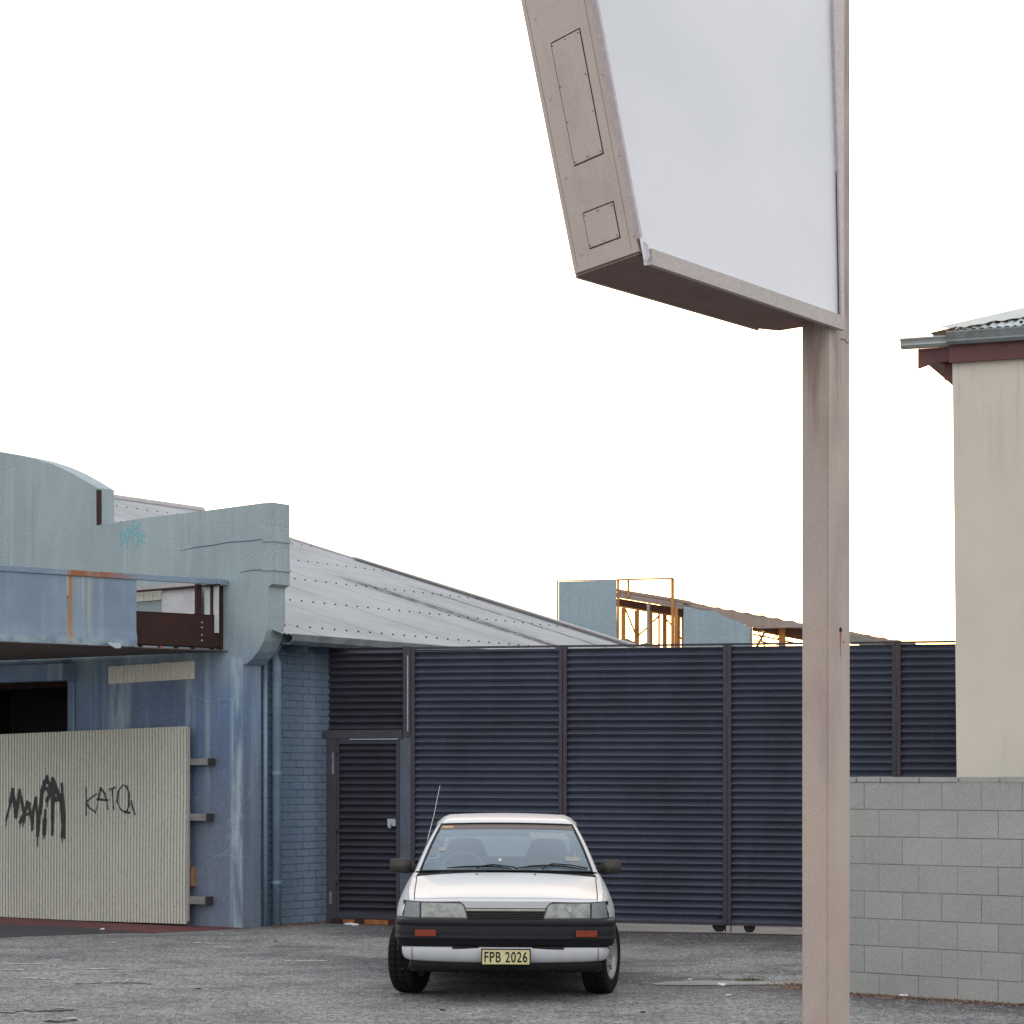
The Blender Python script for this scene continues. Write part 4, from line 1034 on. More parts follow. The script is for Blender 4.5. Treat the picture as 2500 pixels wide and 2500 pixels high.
M['plate'] = worn('plate_yellow', (.68, .62, .33), (.55, .50, .27), 8, .5, .5)
M['orange_label'] = worn('orange_label', (.62, .33, .14), None, 20, .3, .7)
M['slat'] = worn('slat_plastic', (.05, .05, .052), None, 9, .3, .5, spec=.3)
M['tyre'] = worn('tyre', (.012, .011, .012), (.020, .018, .018), 18, .6, .85, bump=.5, spec=.12)
M['rim'] = worn('wheel_rim', (.42, .42, .43), (.25, .24, .24), 10, .6, .35, metal=.6)
def m_glass(name, tint, refl, veil=.32, dc=(.30, .40, .47)):
    s = NT(name); s.t.nodes.remove(s.b)
    tr = s.n('ShaderNodeBsdfTransparent'); tr.inputs[0].default_value = (*tint, 1)
    gl = s.n('ShaderNodeBsdfGlossy'); gl.inputs['Roughness'].default_value = .04; gl.inputs[0].default_value = (.85, .93, 1, 1)
    df_ = s.n('ShaderNodeBsdfDiffuse'); df_.inputs[0].default_value = (*dc, 1)
    fr = s.n('ShaderNodeFresnel'); fr.inputs[0].default_value = 1.5
    f2 = s.math('MULTIPLY', fr.outputs[0], refl)
    m0 = s.n('ShaderNodeMixShader'); m0.inputs[0].default_value = veil; s.l(tr.outputs[0], m0.inputs[1]); s.l(df_.outputs[0], m0.inputs[2])   # diffuse veil: painted sky reflection on the windscreen, brown tint on the band
    m1 = s.n('ShaderNodeMixShader'); s.l(f2, m1.inputs[0]); s.l(m0.outputs[0], m1.inputs[1]); s.l(gl.outputs[0], m1.inputs[2]); s.l(m1.outputs[0], s.out.inputs[0])
    return s.m
M['glass'] = m_glass('window_glass', (.80, .88, .90), 1.15)
M['glass_clear'] = m_glass('rear_glass', (.45, .52, .56), .5, .0)
M['band'] = m_glass('tinted_band', (.50, .36, .30), .5, .45, (.24, .17, .145))
def m_lens():
    s = NT('lamp_lens'); s.t.nodes.remove(s.b)
    tr = s.n('ShaderNodeBsdfTransparent'); tr.inputs[0].default_value = (.9, .92, .92, 1)
    gl = s.n('ShaderNodeBsdfGlossy'); gl.inputs['Roughness'].default_value = .18
    di = s.n('ShaderNodeBsdfDiffuse'); di.inputs[0].default_value = (.7, .71, .70, 1)
    wv = s.n('ShaderNodeTexWave'); wv.inputs['Scale'].default_value = 26; wv.inputs['Distortion'].default_value = 0; s.l(s.tc.outputs['Object'], wv.inputs[0])
    bp = s.n('ShaderNodeBump'); bp.inputs['Strength'].default_value = .6; bp.inputs['Distance'].default_value = .01; s.l(wv.outputs[1], bp.inputs['Height'])
    s.l(bp.outputs[0], gl.inputs['Normal'])
    a = s.n('ShaderNodeMixShader'); s.l(s.ramp(wv.outputs[1], .1, .9, .02, .10), a.inputs[0]); s.l(tr.outputs[0], a.inputs[1]); s.l(di.outputs[0], a.inputs[2])
    b = s.n('ShaderNodeMixShader'); b.inputs[0].default_value = .14; s.l(a.outputs[0], b.inputs[1]); s.l(gl.outputs[0], b.inputs[2]); s.l(b.outputs[0], s.out.inputs[0]); return s.m
M['lens'] = m_lens()

car = thing('parked_car', 'white eighties sedan with black bumper parked head on before the corrugated gate', 'car', (-.052, 17.54, 0), 0)
car.rotation_euler = (0, R(.35), 0)
def catmull(P, n):
    """P list of vectors (tuples), n samples between each"""
    out = []
    for i in range(len(P)-1):
        p0 = P[max(i-1, 0)]; p1 = P[i]; p2 = P[i+1]; p3 = P[min(i+2, len(P)-1)]
        for k in range(n):
            t = k/n
            out.append(tuple(.5*((2*b)+(-a+c)*t+(2*a-5*b+4*c-d)*t*t+(-a+3*b-3*c+d)*t**3) for a, b, c, d in zip(p0, p1, p2, p3)))
    out.append(tuple(P[-1])); return out
# stations: y, then nine (x, z) half profile points from centre line to sill
S = [
 (.100, [(0,.758),(.35,.757),(.690,.752),(.728,.745),(.758,.725),(.786,.66),(.792,.55),(.785,.36),(.75,.26)]),
 (.150, [(0,.779),(.35,.777),(.693,.768),(.740,.758),(.778,.730),(.812,.66),(.818,.55),(.81,.36),(.77,.24)]),
 (.300, [(0,.812),(.35,.809),(.700,.792),(.752,.780),(.795,.748),(.832,.67),(.838,.55),(.83,.36),(.79,.22)]),
 (.650, [(0,.865),(.35,.860),(.707,.832),(.765,.818),(.808,.778),(.842,.69),(.846,.55),(.838,.35),(.80,.20)]),
 (1.00, [(0,.907),(.35,.901),(.713,.872),(.764,.857),(.806,.812),(.840,.71),(.845,.55),(.838,.34),(.80,.19)]),
 (1.28, [(0,.935),(.35,.929),(.720,.903),(.758,.888),(.795,.848),(.836,.73),(.843,.56),(.837,.34),(.80,.19)]),
 (1.60, [(0,.935),(.35,.932),(.700,.925),(.752,.918),(.785,.870),(.835,.74),(.844,.57),(.837,.34),(.80,.19)]),
 (2.60, [(0,.945),(.35,.943),(.700,.940),(.752,.935),(.785,.885),(.838,.75),(.846,.57),(.838,.34),(.80,.19)]),
 (3.60, [(0,.965),(.35,.963),(.700,.955),(.750,.945),(.785,.895),(.835,.75),(.842,.57),(.835,.34),(.80,.20)]),
 (4.10, [(0,.965),(.35,.962),(.680,.950),(.730,.938),(.768,.885),(.820,.75),(.828,.57),(.82,.36),(.78,.22)]),
 (4.42, [(0,.940),(.35,.936),(.660,.920),(.710,.905),(.745,.86),(.795,.74),(.80,.57),(.79,.38),(.75,.26)]),
]
NP = 5
prof_d = [[c for pt in catmull(p, NP) for c in pt] for _, p in S]
ycol = [(y,) for y, _ in S]
full = catmull([tuple([y]+pr) for (y, _), pr in zip(S, prof_d)], 6)
NJ = 8*NP+1
def body_pts(i):
    r = full[i]; f_ = max(0, 1-(r[0]-.1)/.45)
    return r[0], [(r[1+2*j], r[2+2*j]) for j in range(NJ)]
def ysh(x, y):      # the nose sweeps back towards its corners
    return y + (plan(x)-plan(0))*max(0, 1-(y-.1)/.5)
def plan(x):        # how far back the nose sits at a given half width
    a_ = abs(x); return .085+.035*(a_/.7)**2+ (7.2*(a_-.66)**2 if a_ > .66 else 0)
NI = len(full)
def body_piece(name, i0, i1, j0, j1, mat, sides=(1, -1), inset=0, parent=car, label=None):
    for sd in sides:
        vs_ = []
        for i in range(i0, i1+1):
            y, pr = body_pts(i)
            for j in range(j0, j1+1):
                x, z = pr[j]; yy = y
                if inset:
                    if i == i0: yy += inset
                    if i == i1: yy -= inset
                    if j == j1: x -= inset*.8
                vs_.append((sd*x, yy, z))
        mesh_obj(name, vs_, grid_faces(i1-i0+1, j1-j0+1, flip=(sd < 0)), mat, parent, True, label)
def piece_full(name, i0, i1, j1, mat, inset=0):
    vs_ = []
    for i in range(i0, i1+1):
        y, pr = body_pts(i)
        if inset and i == i0: y += inset*4
        if inset and i == i1: y -= inset
        row = [(x - (inset if j == j1 else 0), z) for j, (x, z) in enumerate(pr[:j1+1])]
        for x, z in [(-a, b) for a, b in row[::-1]]+row[1:]: vs_.append((x, ysh(x, y), z))
    return mesh_obj(name, vs_, grid_faces(i1-i0+1, 2*j1+1), mat, car, True)
JH = 2*NP                       # hood edge index
iH0, iH1 = 6, 29
bon = piece_full('bonnet', iH0, iH1, JH, M['car'], .0040)
piece_full('front_panel', 0, iH0, JH, M['car'])
# dark tray below the shut lines
vs_ = []
for i in range(0, iH1+3):
    y, pr = body_pts(i)
    for x in (-.73, -.4, 0, .4, .73): vs_.append((x, ysh(x, y)+.02, pr[0][1]-.035-.03*abs(x)/.74))
mesh_obj('engine_bay_tray', vs_, grid_faces(iH1+3, 5), M['car_trim'], car)
# flanks with wheel arches cut out
WYF, WYR, WZ, WR = .84, 3.47, .295, .298
def flank(name, i0, i1, parent=car):
    for sd in (1, -1):
        bm = bmesh.new(); vr = []
        for i in range(i0, i1+1):
            y, pr = body_pts(i); vr.append([bm.verts.new((sd*(pr[j][0]+(.0035 if j == JH else 0)), ysh(pr[j][0], y)+(.004 if i == i0 and i0 else 0), pr[j][1])) for j in range(JH, NJ)])
        for i in range(len(vr)-1):
            for j in range(len(vr[0])-1):
                c = sum((v.co for v in (vr[i][j], vr[i+1][j], vr[i+1][j+1], vr[i][j+1])), Vector())/4
                bm.faces.new([vr[i][j], vr[i+1][j], vr[i+1][j+1], vr[i][j+1]])
        bmesh.ops.subdivide_edges(bm, edges=bm.edges[:], cuts=1, use_grid_fill=True)
        bmesh.ops.delete(bm, geom=[f for f in bm.faces if f.calc_center_median().y < .5 and f.calc_center_median().z < .628], context='FACES')
        for cy in (WYF, WYR):
            dl = [f for f in bm.faces if f.calc_center_median().z < .68 and (f.calc_center_median()-Vector((f.calc_center_median().x, cy, WZ))).length < .345 and abs(f.calc_center_median().x) > .5]
            bmesh.ops.delete(bm, geom=dl, context='FACES')
            for v in bm.verts:
                dd = Vector((0, v.co.y-cy, v.co.z-WZ)); L = dd.length
                if v.is_boundary and .28 < L < .42 and v.co.z > .2 and v.co.z < .7: v.co += dd/L*(.345-L)
        from_bm(name, bm, M['car'], parent, True)
flank('front_wing', 0, 30); flank('front_door', 30, 39); flank('rear_door', 39, 46); flank('rear_wing', 46, NI-1)
piece_full('boot_lid', 49, NI-1, JH, M['car'], .0025)
vs_ = []; y, pr = body_pts(NI-1)
ring = [(-x, y, z) for x, z in pr[::-1]]+[(x, y, z) for x, z in pr[1:]]
mesh_obj('rear_panel', ring, [tuple(range(len(ring)))], M['car'], car)
# greenhouse
GB = [(1.30, 0, .938), (1.44, .693, .925)]     # windscreen foot centre and corner
def wsp(u, v, o=0):      # u -1..1 across, v 0..1 up
    xb, xt = .700, .548
    x = u*(xb+(xt-xb)*v); yb = 1.30+.15*u*u; yt = 2.0+.09*u*u; zb_ = .940-.012*u*u; ztp = 1.308-.012*u*u
    bul = .022*math.sin(math.pi*v)
    y = yb+(yt-yb)*v - bul*.45; z = zb_+(ztp-zb_)*v + bul*.9
    return Vector((x, y-o*.46, z+o*.89))
n = 16
mesh_obj('windscreen', [wsp(-1+2*i/n, j/10) for i in range(n+1) for j in range(11)], grid_faces(n+1, 11, flip=True), M['glass'], car, True)
mesh_obj('sun_band', [wsp(-.98+1.96*i/n, .87+.125*j/2, .0025) for i in range(n+1) for j in range(3)], grid_faces(n+1, 3, flip=True), M['band'], car, True)
def edge_loop(): 
    L = [wsp(-1+2*i/n, 0, .004) for i in range(n+1)]+[wsp(1, j/10, .004) for j in range(1, 11)]+[wsp(1-2*i/n, 1, .004) for i in range(1, n+1)]+[wsp(-1, 1-j/10, .004) for j in range(1, 11)]
    return L
tubeo('screen_seal', M['car_trim'], car, edge_loop(), .0095, 6)
# A pillars
for sd in (1, -1):
    vs_ = []
    for j in range(11):
        v = j/10; p = wsp(sd, v, .004); w_ = .050-.010*v
        out = Vector((sd*1, .25, -.12)).normalized()
        a0 = p+Vector((sd*.006, 0, 0)); a1 = p+Vector((sd*w_*.55, .012, .000)); a2 = p+Vector((sd*w_, .055, -.012)); a3 = p+Vector((sd*w_*1.02, .13, -.02)); vs_ += [a0, a1, a2, a3]
    mesh_obj('windscreen_pillar', vs_, grid_faces(11, 4, flip=(sd > 0)), M['car'], car, True)
# roof
RS = [(2.0, 1.305, .545), (2.06, 1.330, .560), (2.2, 1.357, .568), (2.6, 1.385, .572), (3.0, 1.382, .570), (3.3, 1.362, .562), (3.5, 1.33, .55)]
RS = catmull(RS, 4); vs_ = []
for (y, z, hw) in RS:
    row = []
    for k in range(-12, 13):
        t = k/12; a_ = abs(t); x = t*(hw+.022); dz = -.020*a_*a_ - (.055*max(0, (a_-.82)/.18)**2)
        yy = y + (.09*a_*a_ if y < 2.3 else 0)*(1-(y-2.0)/.35 if y < 2.35 else 0)
        vs_.append((x, yy, z+dz))
mesh_obj('roof', vs_, grid_faces(len(RS), 25, flip=True), M['car'], car, True)
boxo('head_lining', M['head_lining'], car, -.53, .53, 2.12, 3.4, 1.285, 1.29)
for sd in (1, -1):
    tubeo('drip_rail', M['car_trim'], car, [(sd*(hw+.024), y+(.09 if y < 2.05 else .03 if y < 2.2 else 0), z-.078) for y, z, hw in RS], .007, 6)
# side windows and pillars
def sidep(y, v, sd): 
    zb_ = .925+.012*(y-1.4)/2; zt_ = (1.235 if y > 2.05 else .925+(1.235-.925)*max(0, (y-1.48)/.57)); 
    if y > 3.35: zt_ = 1.235-(y-3.35)*.45
    xb = .757; xt = xb-(zt_-zb_)*.50
    return Vector((sd*(xb+(xt-xb)*v), y, zb_+(zt_-zb_)*v))
for sd in (1, -1):
    for (ya, yb, nm) in ((1.60, 2.50, 'front_window'), (2.58, 3.40, 'rear_window')):
        vs_ = []
        for i in range(9):
            y = ya+(yb-ya)*i/8
            vs_ += [sidep(y, 0, sd)+Vector((sd*-.01, 0, 0)), sidep(y, .5, sd)+Vector((sd*-.004, 0, 0)), sidep(y, 1, sd)+Vector((sd*-.01, 0, 0))]
        mesh_obj('side_window', vs_, grid_faces(9, 3, flip=(sd < 0)), M['glass_clear'], car, True)
    for ya, yb in ((2.50, 2.58), (3.40, 3.80)):
        vs_ = []
        for i in range(5):
            y = ya+(yb-ya)*i/4; vs_ += [sidep(y, 0, sd), sidep(y, .5, sd), sidep(y, 1, sd)]
        mesh_obj('side_pillar', vs_, grid_faces(5, 3, flip=(sd < 0)), M['car'] if ya > 3 else M['car_trim'], car, True)
vs_ = []
for i in range(9):
    u = -1+2*i/8
    for v in (0, .5, 1): vs_.append((u*(.56+.08*(1-v)), 3.92-.42*v+.0, .965+.36*v-.015*u*u))
mesh_obj('rear_screen', vs_, grid_faces(9, 3), M['glass_clear'], car, True)
# interior
bm = bmesh.new(); add_box(bm, -.70, .70, 1.34, 1.72, .70, .905, None, .03); from_bm('dashboard', bm, M['dash'], car, True)
bm = bmesh.new(); add_box(bm, -.54, -.20, 1.52, 1.78, .90, .955, None, .02); from_bm('instrument_hood', bm, M['visor'] if False else M['head_lining'], car, True)
cw = Vector((-.36, 1.92, .90)); pts = []
for k in range(25):
    a_ = 2*math.pi*k/24; pts.append(cw+Vector((.185*math.cos(a_), -.0+.07*math.sin(a_), .165*math.sin(a_))))
bm = bmesh.new(); add_tube(bm, pts, .014, 8, False); add_bar(bm, cw+Vector((-.18, 0, 0)), cw+Vector((.18, 0, 0)), .03, .03); from_bm('steering_wheel', bm, M['head_lining'], car, True)
def seat(cx):
    bm = bmesh.new()
    add_box(bm, cx-.24, cx+.24, 2.05, 2.55, .40, .56, None, .05)
    secs = [(.50, .235, 2.50), (.75, .245, 2.56), (.95, .235, 2.62), (1.03, .19, 2.64), (1.07, .165, 2.645), (1.12, .155, 2.65), (1.155, .125, 2.655), (1.17, .06, 2.66)]
    rings = []
    for z, hw, y in secs:
        rg = []
        for k in range(16):
            a_ = 2*math.pi*k/16; ca, sa = math.cos(a_), math.sin(a_)
            rg.append(bm.verts.new((cx+hw*math.copysign(abs(ca)**.5, ca), y+.06*math.copysign(abs(sa)**.5, sa), z)))
        rings.append(rg)
    for a_, b_ in zip(rings[:-1], rings[1:]):
        for k in range(16): bm.faces.new([a_[k], a_[(k+1) % 16], b_[(k+1) % 16], b_[k]])
    bm.faces.new(rings[-1]); bm.faces.new(rings[0][::-1])
    return from_bm('seat', bm, M['seat'], car, True)
seat(-.355); seat(.355)
bm = bmesh.new(); add_box(bm, -.62, .62, 3.25, 3.4, .5, .99, None, .05); add_box(bm, -.62, .62, 2.85, 3.3, .38, .54, None, .04); from_bm('rear_bench', bm, M['seat'], car, True)
boxo('parcel_shelf', M['dash'], car, -.62, .62, 3.38, 3.95, .955, .96)
boxo('cabin_floor', M['car_trim'], car, -.76, .76, 1.2, 3.9, .22, .28)
for x0, x1 in ((.19, .50),):
    vs_ = [wsp(x/.59, v, -.025) for x, v in ((x0, .86), (x1, .86), (x1+.02, .73), (x1, .715), (x0+.03, .715), (x0+.01, .73))]
    mesh_obj('sun_visor', vs_, [tuple(range(6))], M['visor'], car)
def sticker(name, ua, ub, va, vb, mat): 
    mesh_obj(name, [wsp(ua, va, .003), wsp(ub, va, .003), wsp(ub, vb, .003), wsp(ua, vb, .003)], [(0, 1, 2, 3)], mat, car)
sticker('sticker', -.96, -.80, .905, .955, M['orange_label'])
sticker('sticker', .72, .90, .19, .275, M['head_lining'])
sticker('sticker', -.87, -.78, .37, .45, M['head_lining'])
sticker('sticker', -.095, -.06, .17, .22, M['visor'])
# wipers
def wiper(pts, arm):
    bm = bmesh.new(); add_tube(bm, [wsp(u, v, .012) for u, v in pts], [.004]+[.008]*(len(pts)-2)+[.004], 6); add_tube(bm, [wsp(u, v, .022) for u, v in arm], .006, 6)
    from_bm('wiper', bm, M['car_trim'], car, True)
wiper([(-.70, .035), (-.5, .055), (-.25, .065), (-.1, .055), (.06, .02)], [(-.34, .01), (-.30, .045), (-.15, .075), (.1, .03), (.12, .0)])
wiper([(.10, .03), (.3, .07), (.5, .09), (.7, .075), (.94, .02)], [(.42, .0), (.45, .05), (.55, .10), (.75, .085), (.95, .03)])
vs_ = []
for i in range(17):
    u = -1+2*i/16; p = wsp(u, 0); vs_ += [(u*.74, 1.262+.10*u*u, .926-.022*u*u), (p.x*1.03, p.y+.01, p.z-.012)]
mesh_obj('cowl', vs_, grid_faces(17, 2), M['car_trim'], car, True)
for x in (-.235, .23):
    bm = bmesh.new(); add_tube(bm, [(x, 1.13, .90), (x, 1.13, .927)], .008, 8); from_bm('washer_jet', bm, M['car_trim'], car)
tubeo('aerial', M['chrome'], car, [(-.655, 1.66, 1.15), (-.640, 1.68, 1.22), (-.60, 1.70, 1.38), (-.552, 1.72, 1.628)], [.006, .004, .003, .0022], 6)
# mirrors
for sd in (1, -1):
    bm = bmesh.new(); x0, x1 = (.785, .948) if sd > 0 else (-.962, -.785)
    add_box(bm, x0, x1, 1.74, 1.82, .898, 1.020)
    for v in bm.verts:
        if abs(v.co.x) > .9: v.co.z += (.010 if v.co.z < .95 else -.002)
    bmesh.ops.bevel(bm, geom=bm.edges[:], offset=.010, segments=3, affect='EDGES')
    from_bm('door_mirror', bm, M['mirror_shell'], car, True)
    bm = bmesh.new(); prism(bm, [(sd*.70, .99), (sd*.79, .955), (sd*.79, .915), (sd*.735, .90)], lambda p: (p[0], 1.68, p[1]), lambda p: (p[0], 1.80, p[1])); from_bm('mirror_foot', bm, M['car_trim'], car, True)
# nose: backing, lamps, grille
def nx_(zx): return (960+zx/3.513-1233)/323.0
def nz_(zy): return CAMH-(2120+zy/3.513-HY)/323.0
def lamp(name, pts, th, mat, sd=1, off=0, seg=20, parent=car):
    """outline bent to the nose plan"""
    P = [((960+x/3.513-1233)/323.0, CAMH-(2120+y/3.513-HY)/323.0) for x, y in pts]
    xs = sorted({p[0] for p in P}); bm = bmesh.new()
    top = [p for p in P[:len(P)//2]]
    f_ = bm.faces.new([bm.verts.new((sd*x, 0, z)) for x, z in P])
    x0, x1 = min(xs), max(xs)
    for k in range(1, seg):
        xc = sd*(x0+(x1-x0)*k/seg); bmesh.ops.bisect_plane(bm, geom=bm.verts[:]+bm.edges[:]+bm.faces[:], plane_co=(xc, 0, 0), plane_no=(1, 0, 0))
    r = bmesh.ops.extrude_face_region(bm, geom=bm.faces[:])
    ev = [g for g in r['geom'] if isinstance(g, bmesh.types.BMVert)]
    for v in ev: v.co.y += th
    for v in bm.verts: v.co.y += plan(v.co.x)+off
    return from_bm(name, bm, mat, parent)
lamp('nose_backing', [(72, 285), (1846, 285), (1846, 475), (72, 475)], .02, M['car_trim'], 1, .040, seg=60)
for sd in (-1, 1):
    sgn = -sd    # outlines below are surveyed on the left, negative x
    main = [(230, 292), (560, 296), (590, 305), (607, 325), (622, 375), (634, 432), (230, 430)]
    corner = [(98, 286), (223, 291), (223, 428), (72, 428)]
    m_in = [(236, 300), (555, 304), (580, 312), (597, 330), (612, 378), (622, 423), (236, 421)]
    hl = lamp('headlight', [(230, 288), (562, 292), (596, 302), (613, 325), (628, 375), (641, 436), (226, 434)], .004, M['car_trim'], sgn, .014)
    lamp('reflector', m_in, .004, M['reflector'], sgn, .010, parent=hl)
    lamp('lens', main, .006, M['lens'], sgn, -.004, parent=hl)
    cx_, cz_ = sgn*nx_(410), nz_(362)
    bm = bmesh.new()
    bmesh.ops.create_uvsphere(bm, u_segments=16, v_segments=8, radius=.018)
    for v in bm.verts: v.co = Vector((cx_+v.co.x*1.0, plan(cx_)+.006+v.co.y*.25, cz_+v.co.z*.9))
    from_bm('bulb_shield', bm, M['reflector'], hl, True)
    cl_ = lamp('corner_lamp', [(94, 282), (226, 287), (226, 433), (66, 433)], .004, M['car_trim'], sgn, .012)
    lamp('reflector', [(104, 293), (219, 297), (219, 423), (80, 423)], .003, M['visor'] if False else M['steel_plate'], sgn, .008, parent=cl_)
    lamp('lens', corner, .005, M['lens'], sgn, -.002, parent=cl_)
    lamp('lamp_trim', [(62, 432), (640, 434), (641, 441), (60, 439)], .01, M['chrome'], sgn, -.006)
# painted lip between the lamps and dull strip over the grille
lamp('nose_lip', [(560, 283), (1370, 283), (1330, 300), (1300, 340), (618, 340), (600, 310)], .02, M['car'], 1, .004)
lamp('grille_strip', [(618, 346), (1300, 346), (1296, 364), (624, 364)], .02, M['chrome'], 1, -.008)
lamp('grille_shadow_gap', [(612, 339), (1306, 339), (1302, 347), (616, 347)], .015, M['car_trim'], 1, .006)
gr = lamp('grille', [(622, 364), (1298, 364), (1284, 440), (638, 440)], .004, M['car_trim'], 1, .03)
for k in range(5):
    y0 = 369+k*13.5; lamp('slat', [(626+k*2.6, y0), (1294-k*2.6, y0), (1292-k*2.6, y0+6), (628+k*2.6, y0+6)], .014, M['slat'], 1, .0, parent=gr)
# bumper: sections swept round the nose
def bplan(t):      # t -1..1 -> x, y and outward normal
    pass
BP = [(0, 0), (.30, .006), (.55, .020), (.72, .042), (.80, .085), (.832, .16), (.842, .28), (.848, .42), (.850, .50)]
BPd = catmull(BP, 4)
def sweep(name, prof, mat, x_scale=1.0, tmax=len(BPd), label=None, zvar=None, mirror=True, smooth=True, bp=BPd):
    half = bp[:tmax]; line = [(-x, y) for x, y in half[::-1]]+half[1:]
    vs_ = []
    for i, (x, y) in enumerate(line):
        a_ = Vector(line[max(i-1, 0)]); b_ = Vector(line[min(i+1, len(line)-1)]); d = (b_-a_).normalized(); nn = Vector((d.y, -d.x))
        for o, z in prof:
            zz = z + (zvar(x, z) if zvar else 0)
            vs_.append(((x+nn.x*o)*x_scale, y+nn.y*o, zz))
    return mesh_obj(name, vs_, grid_faces(len(line), len(prof)), mat, car, smooth, label)
bump_o = sweep('bumper', [(-.10, .628), (-.03, .628), (-.008, .622), (.0, .608), (.0, .588), (-.006, .580), (-.006, .574), (.0, .568), (-.002, .515), (-.002, .495), (.004, .490), (.004, .484), (-.004, .478), (-.010, .445), (-.025, .425), (-.08, .418)], M['bumper'])
def vz(x, z):
    return 0
VP = catmull([(0, 0), (.30, .006), (.55, .022), (.70, .045), (.765, .085), (.795, .15), (.80, .22)], 4)
sweep('front_valance', [(-.06, .419), (-.018, .417), (-.012, .405), (-.014, .35), (-.028, .315), (-.05, .300), (-.12, .302)], M['car'], 1, len(VP), bp=VP, zvar=lambda x, z: (.012*(abs(x)/.7)**3 if z < .4 else 0))
for x in (-.705, .70):
    boxo('valance_joint', M['car_trim'], car, x-.0018, x+.0018, .056, .0645, .32, .412)
for x0, x1 in ((-.40, -.20), (.20, .44)):
    boxo('valance_slot', M['car_trim'], car, x0, x1, .0185, .03, .405, .419)
sweep('lower_apron', [(-.07, .305), (-.06, .25), (-.09, .225), (-.2, .22)], M['car_trim'], 1, len(VP)-4, bp=VP, zvar=lambda x, z: .012*noise.noise(Vector((x*9, 0, 0))) if z < .26 else 0)
def bpl(x):
    a_ = abs(x)
    for (xa, ya), (xb, yb) in zip(BPd[:-1], BPd[1:]):
        if xa <= a_ <= xb: return ya+(yb-ya)*(a_-xa)/(xb-xa)
    return BPd[-1][1]
for x0, x1 in ((-.683, -.522), (.530, .690)):
    bm = bmesh.new(); add_box(bm, x0-.007, x1+.007, -.006, .03, .493, .555)
    for v in bm.verts: v.co.y += bpl(v.co.x)
    hs = from_bm('indicator', bm, M['car_trim'], car)
    bm = bmesh.new(); add_box(bm, x0, x1, -.011, .02, .499, .549, None, .003)
    for v in bm.verts: v.co.y += bpl(v.co.x)
    from_bm('indicator_lens', bm, M['amber'], hs)
# number plate
pl = boxo('number_plate', M['car_trim'], car, -.182, .190, -.030, -.018, .288, .412, .004)
boxo('plate_face', M['plate'], pl, -.174, .182, -.034, -.0305, .296, .404, .006)
td = bpy.data.curves.new('plate_text', 'FONT'); td.body = 'FPB 2026'; td.size = .1; td.extrude = .001; td.align_x = 'CENTER'; td.align_y = 'CENTER'; td.space_character = 1.12; td.offset = .0012
to = bpy.data.objects.new('plate_text_tmp', td); C.objects.link(to)
bpy.context.view_layer.update()
me = bpy.data.meshes.new_from_object(to.evaluated_get(bpy.context.evaluated_depsgraph_get())); bpy.data.objects.remove(to)
xs = [v.co.x for v in me.vertices]; zs = [v.co.y for v in me.vertices]
sx = .322/(max(xs)-min(xs)); sz = .081/(max(zs)-min(zs)); mx, mz = (max(xs)+min(xs))/2, (max(zs)+min(zs))/2
for v in me.vertices: v.co = Vector(((v.co.x-mx)*sx+.004, -.0352-v.co.z*.8, (v.co.y-mz)*sz+.350))
me.materials.append(M['car_trim']); o = bpy.data.objects.new('plate_lettering', me); C.objects.link(o); o.parent = pl
# underbody, exhaust, suspension lumps
bm = bmesh.new(); add_box(bm, -.62, .62, .25, 4.2, .24, .32, None, .02); add_box(bm, -.22, .05, .35, .9, .20, .28, None, .03); add_box(bm, .12, .5, .4, .8, .215, .28, None, .02); add_box(bm, -.5, -.34, .5, .75, .19, .27, None, .02)
add_tube(bm, [(-.7, .87, .26), (-.2, .87, .23), (.2, .87, .23), (.7, .87, .26)], .03, 8); add_tube(bm, [(.1, .7, .19), (.12, 2, .18), (.1, 4.0, .18)], .028, 8); add_tube(bm, [(-.6, 3.47, .28), (.6, 3.47, .28)], .035, 8)
add_box(bm, -.55, -.35, .20, .24, .225, .30); add_box(bm, .3, .42, 3.7, 4.2, .20, .30, None, .04)
from_bm('underbody', bm, M['rubber'], car)
for sd in (1, -1):
    for cy in (WYF, WYR):
        boxo('wheel_well', M['rubber'], car, min(sd*.50, sd*.55), max(sd*.50, sd*.55), cy-.36, cy+.36, .25, .66)
